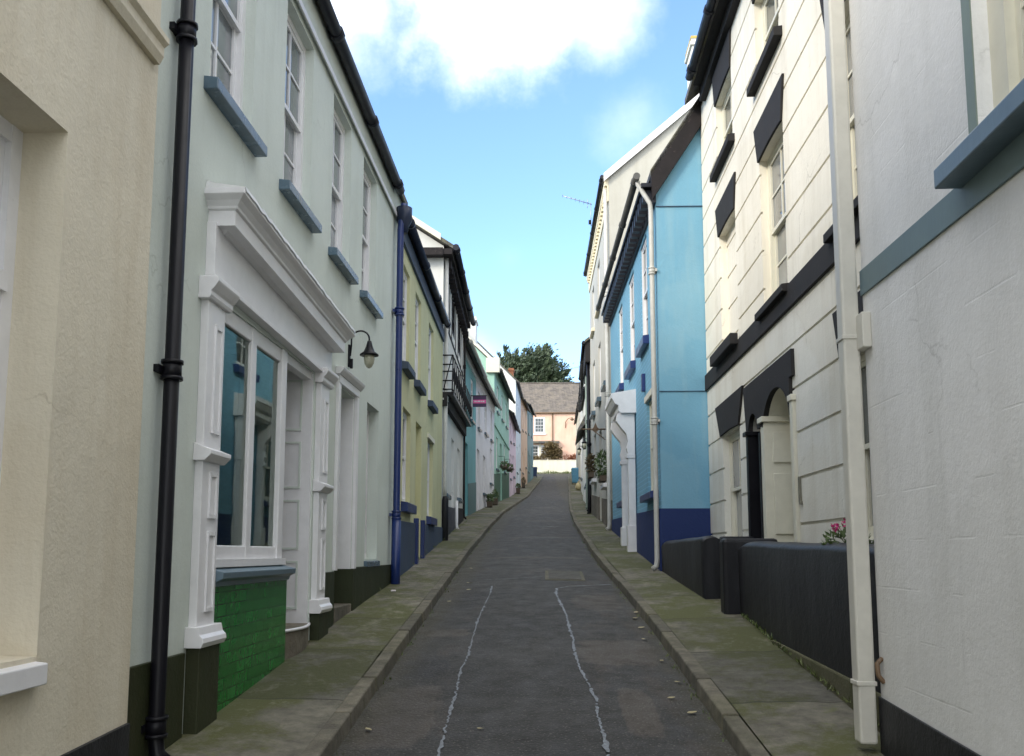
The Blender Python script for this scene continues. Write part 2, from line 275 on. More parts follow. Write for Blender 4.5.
# ------------------------------------------------------------------ mesh builder
class MB:
    def __init__(s): s.v = []; s.f = []; s.sm = []
    def poly(s, pts, smooth=False):
        i = len(s.v); s.v += [Vector(p) for p in pts]; s.f.append(list(range(i, i + len(pts)))); s.sm.append(smooth)
    def hexa(s, p):      # 8 points: bottom ring 0-3, top ring 4-7
        i = len(s.v); s.v += [Vector(q) for q in p]
        for q in ((3, 2, 1, 0), (4, 5, 6, 7), (0, 1, 5, 4), (1, 2, 6, 5), (2, 3, 7, 6), (3, 0, 4, 7)):
            s.f.append([i + k for k in q]); s.sm.append(False)
    def box(s, x0, x1, y0, y1, z0, z1):
        s.hexa([(x0, y0, z0), (x1, y0, z0), (x1, y1, z0), (x0, y1, z0), (x0, y0, z1), (x1, y0, z1), (x1, y1, z1), (x0, y1, z1)])
    def fbox(s, F, u0, u1, z0, z1, o0, o1, z0b=None, z1b=None):   # optional different z at u1 end
        a = z0 if z0b is None else z0b; c = z1 if z1b is None else z1b
        s.hexa([F.P(u0, z0, o0), F.P(u1, a, o0), F.P(u1, a, o1), F.P(u0, z0, o1), F.P(u0, z1, o0), F.P(u1, c, o0), F.P(u1, c, o1), F.P(u0, z1, o1)])
    def fprism(s, F, pts, o0, o1):    # polygon (u,z) extruded between offsets
        n = len(pts); i = len(s.v)
        s.v += [F.P(u, z, o0) for u, z in pts] + [F.P(u, z, o1) for u, z in pts]
        s.f.append([i + k for k in range(n)]); s.f.append([i + n + k for k in reversed(range(n))]); s.sm += [False, False]
        for k in range(n):
            s.f.append([i + k, i + (k + 1) % n, i + n + (k + 1) % n, i + n + k]); s.sm.append(False)
    def profile(s, F, prof, u0, u1, ret=0):    # (off,z) open profile swept along u, closed ends; ret: mitred returns to the wall
        n = len(prof); i = len(s.v)
        for u, sg in ((u0, 1), (u1, -1)):
            s.v += [F.P(u + sg * ((max(p[0] for p in prof) - o) if ret else 0), z, o) for o, z in prof]
        for k in range(n):
            k2 = (k + 1) % n
            s.f.append([i + k, i + k2, i + n + k2, i + n + k]); s.sm.append(False)
        s.f.append([i + k for k in range(n)]); s.f.append([i + n + k for k in reversed(range(n))]); s.sm += [False, False]
    def profile_ret(s, F, prof, u0, u1, dz=0):    # mitred cornice: every layer returns to the wall at both ends; dz: fall along u
        st = []
        for o, z in prof: st.append([F.P(u0 - o, z, 0), F.P(u0 - o, z, o), F.P(u1 + o, z + dz, o), F.P(u1 + o, z + dz, 0)])
        i = len(s.v); n = len(prof)
        for r_ in st: s.v += r_
        for k in range(n - 1):
            for j in range(3): s.f.append([i + 4 * k + j, i + 4 * k + j + 1, i + 4 * k + 5 + j, i + 4 * k + 4 + j]); s.sm.append(False)
        s.f.append([i + j for j in range(4)]); s.f.append([i + 4 * (n - 1) + j for j in reversed(range(4))]); s.sm += [False, False]
    def tube(s, path, r, n=10, caps=True):
        path = [Vector(p) for p in path]; i0 = len(s.v); rr = r if isinstance(r, (list, tuple)) else [r] * len(path)
        up = None
        for k, p in enumerate(path):
            d = (path[min(k + 1, len(path) - 1)] - path[max(k - 1, 0)]).normalized()
            if up is None:
                up = Vector((0, 0, 1)) if abs(d.z) < .9 else Vector((1, 0, 0))
            a = d.cross(up).normalized(); b = a.cross(d).normalized(); up = b
            for j in range(n):
                t = 2 * math.pi * j / n
                s.v.append(p + (a * math.cos(t) + b * math.sin(t)) * rr[k])
        for k in range(len(path) - 1):
            for j in range(n):
                s.f.append([i0 + k * n + j, i0 + k * n + (j + 1) % n, i0 + (k + 1) * n + (j + 1) % n, i0 + (k + 1) * n + j]); s.sm.append(True)
        if caps:
            s.f.append([i0 + j for j in range(n)]); s.f.append([i0 + (len(path) - 1) * n + j for j in reversed(range(n))]); s.sm += [False, False]
    def lathe(s, c, prof, n=20):
        c = Vector(c); i0 = len(s.v)
        for r, z in prof:
            for j in range(n):
                t = 2 * math.pi * j / n; s.v.append(c + Vector((r * math.cos(t), r * math.sin(t), z)))
        for k in range(len(prof) - 1):
            for j in range(n):
                s.f.append([i0 + k * n + j, i0 + k * n + (j + 1) % n, i0 + (k + 1) * n + (j + 1) % n, i0 + (k + 1) * n + j]); s.sm.append(True)
        s.f.append([i0 + j for j in range(n)]); s.f.append([i0 + (len(prof) - 1) * n + j for j in range(n)]); s.sm += [False, False]

def rootloc(o):
    while o.parent: o = o.parent
    return o.location
def build(name, mb, mat, parent=None, label=None, bev=0, recalc=True):
    me = bpy.data.meshes.new(name)
    off = rootloc(parent) if parent else Vector((0, 0, 0))
    me.from_pydata([v - off for v in mb.v], [], mb.f)
    for p, sflag in zip(me.polygons, mb.sm): p.use_smooth = sflag
    if recalc:
        bm = bmesh.new(); bm.from_mesh(me); bmesh.ops.recalc_face_normals(bm, faces=bm.faces); bm.to_mesh(me); bm.free()
    me.materials.append(mat)
    o = bpy.data.objects.new(name, me); COL.objects.link(o)
    if parent: o.parent = parent
    if label: o['label'] = label
    if bev:
        b = o.modifiers.new('bevel', 'BEVEL'); b.width = bev; b.segments = 2; b.limit_method = 'ANGLE'; b.angle_limit = R(40)
    return o
def thing(name, label, cat, loc, group=None):
    o = bpy.data.objects.new(name, None); COL.objects.link(o); o.location = loc; o.empty_display_size = .2
    o['label'] = label; o['category'] = cat
    if group: o['group'] = group
    bpy.context.view_layer.update()
    return o
def tag(o, label, cat, group=None):
    o['label'] = label; o['category'] = cat
    if group: o['group'] = group
    return o
def struct(name, mb, mat, kind='structure', bev=0):
    o = build(name, mb, mat, bev=bev); o['kind'] = kind; return o

class Fac:
    def __init__(s, A, B):
        s.A = Vector(A); s.B = Vector(B); d = s.B - s.A; s.L = d.length; s.u = d / s.L
        s.n = Vector((s.u.y, -s.u.x))
        if s.n.dot(-s.A) < 0: s.n = -s.n
    def P(s, u, z, o=0.):
        q = s.A + s.u * u + s.n * o; return Vector((q.x, q.y, z))
    def y(s, u): return s.A.y + s.u.y * u

# ------------------------------------------------------------------ architectural pieces
def wall_grid(mb, F, u0, u1, zb, zt, holes, roff=None, extra_z=(), top2=None):
    """front sheet with rectangular holes (u0,u1,z0,z1,depth) and reveals; roff(z)=row offset for grooves"""
    us = sorted({round(x, 4) for x in [u0, u1] + [h[k] for h in holes for k in (0, 1)] if u0 - 1e-6 <= x <= u1 + 1e-6})
    zs = sorted({round(x, 4) for x in [zb, zt] + [h[k] for h in holes for k in (2, 3)] + list(extra_z) if zb - 1e-6 <= x <= zt + 1e-6})
    ro = roff or (lambda z: 0.)
    def hole(uc, zc):
        for h in holes:
            if h[0] < uc < h[1] and h[2] < zc < h[3]: return h
    def Z(u, z):
        if top2 is not None and abs(z - zt) < 1e-4: return zt + (top2 - zt) * (u - u0) / (u1 - u0)
        return z
    for i in range(len(us) - 1):
        for j in range(len(zs) - 1):
            a, b, c, d = us[i], us[i + 1], zs[j], zs[j + 1]
            uc, zc = (a + b) / 2, (c + d) / 2
            if hole(uc, zc): continue
            o = ro(zc)
            mb.poly([F.P(a, Z(a, c), o), F.P(b, Z(b, c), o), F.P(b, Z(b, d), o), F.P(a, Z(a, d), o)])
            if j + 2 < len(zs):
                zc2 = (zs[j + 1] + zs[j + 2]) / 2
                if not hole(uc, zc2) and abs(ro(zc2) - o) > 1e-6:
                    mb.poly([F.P(a, d, o), F.P(b, d, o), F.P(b, d, ro(zc2)), F.P(a, d, ro(zc2))])
            for du, ue in ((-1, a), (1, b)):
                k = i + du
                if 0 <= k < len(us) - 1:
                    h = hole((us[k] + us[k + 1]) / 2, zc)
                    if h: mb.poly([F.P(ue, c, o), F.P(ue, d, o), F.P(ue, d, -h[4]), F.P(ue, c, -h[4])])
            for dz, ze in ((-1, c), (1, d)):
                k = j + dz
                if 0 <= k < len(zs) - 1:
                    h = hole(uc, (zs[k] + zs[k + 1]) / 2)
                    if h: mb.poly([F.P(a, ze, o), F.P(b, ze, o), F.P(b, ze, -h[4]), F.P(a, ze, -h[4])])
def body(mb, F, u0, u1, zb, ze0, ze1, D, rise, ins=.012, front_inset=.002):
    """gables and back of a house"""
    for u, ze in ((u0 + ins, ze0), (u1 - ins, ze1)):
        mb.poly([F.P(u, zb, -front_inset), F.P(u, ze, -front_inset), F.P(u, ze + rise, -D / 2), F.P(u, ze, -D), F.P(u, zb, -D)])
    mb.poly([F.P(u0 + ins, zb, -D), F.P(u1 - ins, zb, -D), F.P(u1 - ins, ze1, -D), F.P(u0 + ins, ze0, -D)])
def roof(F, u0, u1, ze0, ze1, D, rise, ov, mat, root, e0=0, e1=0, t=.09, lift=.02, name='roof'):
    mb = MB(); tn = rise / (D / 2)
    for sgn in (0, 1):
        pts = []
        for u, ze in ((u0 - e0, ze0), (u1 + e1, ze1)):
            eo, ez = (ov, ze - ov * tn + lift) if not sgn else (-D - ov, ze - ov * tn + lift)
            ro, rz = -D / 2, ze + rise + lift
            pts.append(((u, ez, eo), (u, rz, ro)))
        (a, b), (c, d) = pts
        low = [F.P(*a), F.P(*c), F.P(*d), F.P(*b)]
        mb.hexa(low + [p + Vector((0, 0, t)) for p in low])
    rd = MB(); rd.tube([F.P(u0 - e0, ze0 + rise + t + lift, -D / 2), F.P(u1 + e1, ze1 + rise + t + lift, -D / 2)], .09, 8)
    o = build(name, mb, mat, root)
    build('ridge_tile', rd, M['oldslate'] if mat is M['oldslate'] else M['slate'], o)
    return o
def gutter(F, u0, u1, z0, z1, o, r, mat, root, step=1.9, brackets=True):
    mb = MB(); mb.tube([F.P(u0, z0, o), F.P(u1, z1, o)], r, 10)
    if brackets:
        n = max(2, int((u1 - u0) / step))
        for k in range(n + 1):
            t = .03 + .94 * k / n; u = u0 + (u1 - u0) * t; z = z0 + (z1 - z0) * t
            mb.tube([F.P(u - .04, z, o), F.P(u + .04, z, o)], r * 1.22, 10)
    return build('gutter', mb, mat, root)
def downpipe(F, u, zt, zb, o, r, mat, root, collars=(), swan=None, shoe=True, name='drainpipe'):
    mb = MB(); path = []
    if swan:
        so, dz = swan
        path += [F.P(u, zt + dz + .05, so), F.P(u, zt + dz, so), F.P(u, zt + .12, o + .01), F.P(u, zt, o)]
    else: path.append(F.P(u, zt, o))
    path.append(F.P(u, zb + .15, o))
    if shoe: path += [F.P(u, zb + .06, o + .01), F.P(u, zb + .01, o + .07)]
    else: path.append(F.P(u, zb - .1, o))
    mb.tube(path, r, 12)
    for zc in collars:
        mb.tube([F.P(u, zc - .05, o), F.P(u, zc + .05, o)], r * 1.25, 12)
        mb.tube([F.P(u, zc + .035, o), F.P(u, zc + .055, o)], r * 1.45, 12)
        mb.tube([F.P(u, zc - .055, o), F.P(u, zc - .035, o)], r * 1.45, 12)
        mb.fbox(F, u - r * 2.0, u + r * 2.0, zc - .02, zc + .02, 0, .03); mb.fbox(F, u - r * .5, u + r * .5, zc - .02, zc + .02, .0, o)
    return build(name, mb, mat, root)
def window(root, F, u0, u1, z0, z1, dep, fm, nx=2, ny=4, sill=None, glass='glass', sash=True, fw=.055, label=None, curtain=False):
    mb = MB(); o0 = -dep; zm = (z0 + z1) / 2
    mb.fbox(F, u0, u0 + fw, z0, z1, o0, o0 + .075); mb.fbox(F, u1 - fw, u1, z0, z1, o0, o0 + .075)
    mb.fbox(F, u0 + fw, u1 - fw, z1 - fw, z1, o0, o0 + .072); mb.fbox(F, u0 + fw, u1 - fw, z0, z0 + fw * 1.2, o0, o0 + .072)
    gl = MB(); a, b = u0 + fw, u1 - fw
    halves = [(zm - .02, z1 - fw, .034), (z0 + fw * 1.2, zm + .02, .002)] if sash else [(z0 + fw, z1 - fw, .018)]
    for hi, (c, d, oo) in enumerate(halves):
        s = .04; lo, up = o0 + oo, o0 + oo + .03
        mb.fbox(F, a, a + s, c, d, lo, up); mb.fbox(F, b - s, b, c, d, lo, up)
        mb.fbox(F, a + s, b - s, c, c + s, lo, up - .002); mb.fbox(F, a + s, b - s, d - s, d, lo, up - .002)
        for k in range(1, nx):
            x = a + s + (b - a - 2 * s) * k / nx; mb.fbox(F, x - .011, x + .011, c + s, d - s, lo + .006, up - .004)
        rows = max(1, ny // len(halves))
        for k in range(1, rows):
            z = c + s + (d - c - 2 * s) * k / rows; mb.fbox(F, a + s, b - s, z - .011, z + .011, lo + .005, up - .006)
        gl.poly([F.P(a + s, c + s, lo + .012), F.P(b - s, c + s, lo + .012), F.P(b - s, d - s, lo + .012), F.P(a + s, d - s, lo + .012)])
    w = build('window', mb, fm, root, label)
    build('pane', gl, M[glass], w)
    if sill:
        sm, h, proj, ext = sill; sb = MB()
        sb.hexa([F.P(u0 - ext, z0 - h, o0 + .02), F.P(u1 + ext, z0 - h, o0 + .02), F.P(u1 + ext, z0 - h, proj), F.P(u0 - ext, z0 - h, proj),
                 F.P(u0 - ext, z0 + .004, o0 + .02), F.P(u1 + ext, z0 + .004, o0 + .02), F.P(u1 + ext, z0 - .025, proj), F.P(u0 - ext, z0 - .025, proj)])
        build('sill', sb, M[sm], w, bev=.006)
    return w
def door(root, F, u0, u1, z0, z1, dep, mat, rows=3, cols=2, handle=True, light=None, label=None):
    mb = MB(); o = -dep; mb.fbox(F, u0, u1, z0, z1, o, o + .045)
    W = u1 - u0; H = z1 - z0; m = .09
    for i in range(cols):
        for j in range(rows):
            a = u0 + m + (W - 2 * m + .05) * i / cols; b = a + (W - 2 * m + .05) / cols - .05
            c = z0 + .16 + (H - .28 + .07) * j / rows; d = c + (H - .28 + .07) / rows - .07
            mb.fbox(F, a, b, c, d, o + .045, o + .049); mb.fbox(F, a + .03, b - .03, c + .03, d - .03, o + .049, o + .06)
    dd = build('door', mb, mat, root, label, bev=.003)
    if handle:
        hb = MB(); hb.tube([F.P(u0 + .08, z0 + 1.0, o + .045), F.P(u0 + .08, z0 + 1.0, o + .1)], [.012, .028], 10); build('handle', hb, M['steel'], dd)
    return dd
def chimney(root, x0, x1, y0, y1, z0, z1, mat, pots=2, cap='step', rf=None):
    mb = MB(); mb.box(x0, x1, y0, y1, z0, z1 - .18); mb.box(x0 - .05, x1 + .05, y0 - .05, y1 + .05, z1 - .18, z1 - .08); mb.box(x0 - .02, x1 + .02, y0 - .02, y1 + .02, z1 - .08, z1)
    c = build('chimney', mb, mat, rf or root, bev=.01)
    for k in range(pots):
        pb = MB(); t = (k + .5) / pots; x = x0 + (x1 - x0) * t if (x1 - x0) > (y1 - y0) else (x0 + x1) / 2; y = (y0 + y1) / 2 if (x1 - x0) > (y1 - y0) else y0 + (y1 - y0) * t
        pb.lathe((x, y, z1), [(.12, 0), (.11, .1), (.1, .35), (.13, .38), (.13, .44), (.09, .44)], 12)
        if rf is None: build('chimney_pot', pb, M['terracotta'], c)
    return c

# ------------------------------------------------------------------ SETTING
LK = [(-8, -1.17), (5.2, -1.2), (8, -1.25), (10.2, -1.28), (16.4, -1.40), (25, -1.45), (31.4, -1.43), (38, -1.25), (49.5, -.92), (60, -.72), (74, -.39), (81.5, -.15)]
RK = [(-8, 1.09), (5.2, 1.09), (8, 1.07), (10.3, 1.02), (16.4, .87), (25, .81), (31.4, .87), (40, 1.05), (49.5, 1.3), (60, 1.58), (74, 1.92), (81.5, 2.05)]
def lerp(tab, y):
    if y <= tab[0][0]: return tab[0][1]
    for i in range(len(tab) - 1):
        if y <= tab[i + 1][0]:
            t = (y - tab[i][0]) / (tab[i + 1][0] - tab[i][0]); return tab[i][1] + t * (tab[i + 1][1] - tab[i][1])
    return tab[-1][1]
ys = [-8 + .5 * k for k in range(int((81.5 + 8) / .5) + 1)]
def uneven(x, y, a=.012): return a * noise.noise(Vector((x * .9, y * .7, 3.1)))
mb = MB()      # road
for a, b in zip(ys, ys[1:]):
    xs = [lerp(LK, a) - .02 + (lerp(RK, a) - lerp(LK, a) + .04) * k / 8 for k in range(9)]; xs2 = [lerp(LK, b) - .02 + (lerp(RK, b) - lerp(LK, b) + .04) * k / 8 for k in range(9)]
    cam = [-.03 * abs(k / 4 - 1) ** 2 for k in range(9)]
    for k in range(8):
        mb.poly([(xs[k], a, g(a) + cam[k]), (xs[k + 1], a, g(a) + cam[k + 1]), (xs2[k + 1], b, g(b) + cam[k + 1]), (xs2[k], b, g(b) + cam[k])], True)
mb.poly([(-25, 81.5, g(81.5) - .01), (25, 81.5, g(81.5) - .01), (25, 87, g(87) - .01), (-25, 87, g(87) - .01)])
struct('road', mb, M['asphalt'])
def road_z(x, y):
    l, r = lerp(LK, y), lerp(RK, y); t = (x - l) / (r - l) * 2 - 1
    return g(y) - .03 * t * t
def sheet(name, pts_l, pts_r, mat, dz):      # strip between two polylines lying on the road
    mb = MB()
    for (p, q, r_, s_) in zip(pts_l, pts_r, pts_l[1:], pts_r[1:]):
        n = 4
        for k in range(n):
            P = [(p[0] + (q[0] - p[0]) * k / n, p[1]), (p[0] + (q[0] - p[0]) * (k + 1) / n, q[1]), (r_[0] + (s_[0] - r_[0]) * (k + 1) / n, s_[1]), (r_[0] + (s_[0] - r_[0]) * k / n, r_[1])]
            mb.poly([(x, y, road_z(x, y) + dz) for x, y in P], True)
    return struct(name, mb, mat)
SL = [(-.57, 2.5), (-.60, 5.19), (-.624, 5.78), (-.635, 6.45), (-.67, 7.27), (-.658, 7.79), (-.68, 8.48), (-.703, 9.53), (-.701, 10.78), (-.695, 11.47), (-.715, 12.25)]
SR = [(.36, 2.5), (.347, 5.22), (.345, 5.6), (.334, 6.03), (.348, 6.4), (.323, 6.73), (.273, 7.3), (.252, 7.85), (.256, 8.5), (.242, 8.99), (.223, 9.86), (.174, 10.72), (.136, 11.48), (.155, 11.95)]
def sx(tab, y): return lerp([(b, a) for a, b in tab], y)
yy = [2.5 + .35 * k for k in range(28)]
sheet('road_trench', [(sx(SL, y), y) for y in yy], [(sx(SR, y), y) for y in yy], M['asphalt2'], .005)
def seam(pts, w, seed):
    rnd = random.Random(seed); mb = MB(); dense = []
    for (a, b), (c, d) in zip(pts, pts[1:]):
        n = max(2, int(math.hypot(c - a, d - b) / .035))
        for k in range(n): dense.append((a + (c - a) * k / n, b + (d - b) * k / n))
    prev = None
    for k, (x, y) in enumerate(dense):
        dx, dy = (dense[min(k + 1, len(dense) - 1)][i] - dense[max(k - 1, 0)][i] for i in (0, 1)); l = math.hypot(dx, dy) or 1
        nx, ny = dy / l, -dx / l; ww = w * (.45 + .9 * abs(noise.noise(Vector((x * 3, y * 4, seed)))) * 2) * rnd.uniform(.6, 1.25); jx = rnd.uniform(-.008, .008)
        cur = ((x + nx * ww + jx, y + ny * ww), (x - nx * ww + jx, y - ny * ww))
        if prev and rnd.random() > .06:
            q = [prev[0], cur[0], cur[1], prev[1]]; mb.poly([(p[0], p[1], road_z(*p) + .013) for p in q])
        prev = cur
    return struct('road_seam', mb, M['seam'])
seam(SL, .010, 1); seam(SR + [(.3, 12.15), (.55, 12.32), (.93, 12.55)], .0135, 2)
seam([(-1.0, 12.9), (-.5, 13.0), (0, 13.25)], .006, 3); seam([(-.3, 20.4), (.6, 20.5)], .02, 4); seam([(-.5, 24.3), (.4, 24.3)], .025, 5); seam([(.3, 31), (.75, 31)], .03, 6)

def kerb(tab, sgn):
    mb = MB(); y = -8.; rnd = random.Random(5 + sgn)
    while y < 81.4:
        l = min(.92 if y < 40 else 1.84, 81.5 - y); y1 = y + l - .018; h = rnd.uniform(-.006, .006); j = rnd.uniform(-.006, .006)
        if l < .1: break
        xa, xb = lerp(tab, y) + j, lerp(tab, y1) + j; w = .122 * sgn
        z = .075 + h
        mb.hexa([(xa, y, g(y) - .2), (xb, y1, g(y1) - .2), (xb + w, y1, g(y1) - .2), (xa + w, y, g(y) - .2), (xa + sgn * .015, y, g(y) + z), (xb + sgn * .015, y1, g(y1) + z), (xb + w, y1, g(y1) + z), (xa + w, y, g(y) + z)])
        y += l
    struct('kerb', mb, M['kerb'], bev=.012)
kerb(LK, -1); kerb(RK, 1)
def pavement(tab, sgn, outer):
    mb = MB(); n = 6
    for a, b in zip(ys, ys[1:]):
        for k in range(n):
            q = []
            for (y, t) in ((a, k / n), (a, (k + 1) / n), (b, (k + 1) / n), (b, k / n)):
                x0 = lerp(tab, y) + sgn * (.127 + .005 * noise.noise(Vector((y * 3, sgn, 0)))); x = x0 + (sgn * lerp(outer, y) - x0) * t
                q.append((x, y, g(y) + .066 + .045 * t + uneven(x, y)))
            mb.poly(q, True)
    struct('pavement', mb, M['pave'])
pavement(LK, -1, [(-8, 2.9), (30, 3.0), (81.5, 2.6)]); pavement(RK, 1, [(-8, 2.8), (13.5, 2.8), (14, 2.3), (40, 2.4), (81.5, 3.4)])
mb = MB()      # terrain sheet to the horizon
tx = [-400, -150, -60, -25, -3.2, 3.4, 25, 60, 150, 400]; ty = [-200, -100, -40, -8, 0, 5, 10, 16.6, 25, 31.4, 51, 74, 80, 86, 92, 115, 160, 250, 400]
for a, b in zip(ty, ty[1:]):
    for c, d in zip(tx, tx[1:]):
        f = lambda x, y: g(y) - (.25 if abs(x) < 30 and y < 88 else .03) + (0 if abs(x) < 30 else -.01 * (abs(x) - 30))
        mb.poly([(c, a, f(c, a)), (d, a, f(d, a)), (d, b, f(d, b)), (c, b, f(c, b))], True)
struct('ground', mb, M['earth'])

# utility cover in the road
t = thing('utility_cover', 'square concrete utility cover set in the asphalt lane', 'utility cover', (.28, 13.5, road_z(.28, 13.5)))
def slab(x0, x1, y0, y1, dz, h):
    mb = MB(); P = [(x0, y0), (x1, y0), (x1, y1), (x0, y1)]
    mb.hexa([(x, y, road_z(x, y) + dz - .05) for x, y in P] + [(x, y, road_z(x, y) + dz + h) for x, y in P]); return mb
build('frame', slab(0, .57, 12.9, 14.06, .0, .008), M['kerb'], t); build('lid', slab(.05, .52, 12.97, 13.99, .004, .010), M['cover'], t)

mb = MB(); rw = random.Random(9)
def tuft(x, y, z, n, hh):
    for k in range(n):
        a = rw.uniform(0, 6.28); d = Vector((math.cos(a) * rw.uniform(.2, .9) * hh, math.sin(a) * rw.uniform(.2, .9) * hh, hh * rw.uniform(.5, 1.1))); p = Vector((x + rw.gauss(0, .015), y + rw.gauss(0, .03), z)); q = Vector((-math.sin(a), math.cos(a), 0)) * .006
        mb.poly([p - q, p + q, p + d])
for k in range(150):
    y = rw.uniform(5.4, 9.2); tuft(1.915 + .055 * (y - 5.2) / 4.1, y, g(y) + .115, rw.randint(1, 5), rw.uniform(.015, .06))
for k in range(110):
    y = rw.uniform(5, 30); tuft(lerp(LK, y) + .012, y, g(y) - .03, rw.randint(2, 5), rw.uniform(.01, .035))
for k in range(140):
    y = rw.uniform(5, 30); tuft(lerp(RK, y) - .012, y, g(y) - .03, rw.randint(2, 5), rw.uniform(.01, .035))
for k in range(60):
    y = rw.uniform(9.8, 26); tuft(-2.03 - .01 * (y - 12), y, g(y) + .115, rw.randint(1, 4), rw.uniform(.015, .05))
o = build('weeds', mb, M['grass'], recalc=False); o['kind'] = 'stuff'
# fallen leaves and litter by the kerbs
for i, (x, y, s) in enumerate([(-1.18, 14.46, .05), (1.003, 10.14, .045), (.952, 9.74, .05), (.965, 6.14, .04), (1.0, 6.98, .035), (-1.1, 5.72, .035), (.96, 9.2, .04), (-.4, 5.68, .025), (.88, 6.5, .03), (-1.05, 12.6, .045), (-1.0, 11.9, .035), (-1.15, 10.9, .03), (.93, 8.6, .035), (.97, 7.7, .03)]):
    mb = MB(); a = random.uniform(0, 6.28); z = road_z(x, y)
    P = [(-1, 0, .1), (-.3, .45, .25), (.5, .4, .15), (1, 0, .3), (.5, -.4, .2), (-.3, -.45, .05)]
    pts = [(x + s * (p[0] * math.cos(a) - p[1] * math.sin(a)), y + s * (p[0] * math.sin(a) + p[1] * math.cos(a)), z + .012 + s * p[2] * .6) for p in P]
    mb.poly(pts); mb.poly([(p[0], p[1], p[2] + .003) for p in pts])
    tag(build('fallen_leaf', mb, M['leafl']), 'small dry fallen leaf lying in the gutter of the lane', 'leaf', 'fallen leaves along the kerbs')
mb = MB(); mb.box(-1.86, -1.80, 10.9, 10.95, g(10.9) + .105, g(10.9) + .125); tag(build('litter_scrap', mb, M['signwhite'], bev=.01), 'small white scrap of litter on the left pavement near the blue drainpipe', 'litter')

# ------------------------------------------------------------------ LEFT ROW
def house_root(name, label, F, cat='house', group='terraced houses along the lane'):
    c = F.P(F.L / 2, 0, -1.); return thing(name, label, cat, (c.x, c.y, g(c.y)), group)

# --- cream house nearest on the left
F = Fac((-2.02, -4), (-2.035, 4.43)); h = house_root('cream_house', 'cream rendered house nearest on the left with a deep white framed window', F)
z0 = -1.2; H = [(6.3, 7.6, 1.24, 3.44, .27), (2.6, 4.0, 1.24, 3.44, .27)]
mb = MB(); wall_grid(mb, F, 0, F.L, z0, 6.7, H); body(mb, F, 0, F.L, z0, 6.7, 6.7, 6, 2.4, ins=.0)
build('wall', mb, M['cream'], h)
roof(F, 0, F.L, 6.7, 6.7, 6, 2.4, .12, M['slate'], h); gutter(F, 0, F.L, 6.66, 6.66, .13, .055, M['gutter'], h)
for a in H:
    window(h, F, a[0], a[1], a[2], a[3], .27, M['white'], 1, 2, ('white', .11, .05, .0), 'glassw', sash=False, fw=.075)
    fm = MB(); fm.fbox(F, a[0] + .06, a[1] - .06, 2.72, 2.80, -.25, -.18); build('transom', fm, M['white'], h)
mb = MB(); mb.profile(F, [(0, 4.19), (.03, 4.19), (.05, 4.23), (.05, 4.28), (.075, 4.30), (.075, 4.33), (0, 4.35)], 0, F.L - .05); build('string_course', mb, M['cream'], h)
mb = MB(); mb.fbox(F, 0, F.L - .01, z0, .50, 0, .02, z1b=.83); build('plinth', mb, M['blackp'], h)
mb = MB()

# --- sage-green shop house
F = Fac((-2.1, 4.43), (-2.05, 12.4)); h = house_root('shop_house', 'pale sage green house with an old white shopfront and green tiles', F)
z0 = -.3
UP = [(.72, 1.62), (2.48, 3.2), (4.1, 4.78), (5.5, 6.15)]
UW = [(.85, 1.65), (2.4, 3.22), (3.98, 4.78), (5.42, 6.2)]
H = [(a, b, 4.6, 6.2, .15) for a, b in UW] + [(1.2, 2.64, 1.6, 3.27, .1), (2.67, 3.53, .5, 3.27, .9), (4.42, 5.18, .6, 3.32, .42), (5.86, 6.58, 1.58, 3.4, .2)]
mb = MB(); wall_grid(mb, F, 0, F.L, z0, 6.62, H); body(mb, F, 0, F.L, z0, 6.62, 6.62, 7, 2.6)
build('wall', mb, M['sage'], h)
rf = roof(F, 0, F.L, 6.62, 6.62, 7, 2.6, .1, M['slate'], h)
mb = MB(); mb.fbox(F, 0, F.L, 6.27, 6.62, .0, .03); build('eaves_board', mb, M['sage'], h)
mb = MB(); mb.fbox(F, 0, F.L, 6.24, 6.30, .03, .045); build('eaves_moulding', mb, M['white'], h, bev=.004)
gutter(F, -.1, F.L - .72, 6.60, 6.54, .115, .06, M['gutter'], h, 1.5)
for i, (a, b) in enumerate(UW):
    window(h, F, a, b, 4.6, 6.2, .15, M['white'], 2, 4, ('sillgrey', .1, .09, .09), 'glasssky')
# shop window
W = MB(); u0, u1 = 1.12, 2.80
W.fbox(F, 1.2, 1.3, 1.6, 3.27, -.1, -.01); W.fbox(F, 1.84, 1.95, 1.6, 3.27, -.1, -.008); W.fbox(F, 2.54, 2.67, 1.6, 3.27, -.1, .004)
W.fbox(F, 1.3, 2.54, 1.6, 1.70, -.1, -.012); W.fbox(F, 1.3, 2.54, 3.16, 3.27, -.1, -.012)
w = build('shop_window', W, M['white'], h, bev=.008)
G = MB()
for a, b in ((1.3, 1.84), (1.95, 2.54)): G.poly([F.P(a, 1.70, -.035), F.P(b, 1.70, -.035), F.P(b, 3.16, -.035), F.P(a, 3.16, -.035)])
build('pane', G, M['shopglass'], w)
S = MB(); S.profile(F, [(-.02, 1.44), (.045, 1.44), (.055, 1.47), (.095, 1.49), (.10, 1.53), (-.02, 1.56)], 1.14, 2.74); build('sill', S, M['sillblue'], w, bev=.004)
S = MB(); S.fbox(F, 1.13, 2.69, 1.56, 1.61, -.03, .03); build('bottom_rail', S, M['white'], w)
I = MB(); a0, a1, d0, d1 = 1.22, 2.63, -.13, -1.3
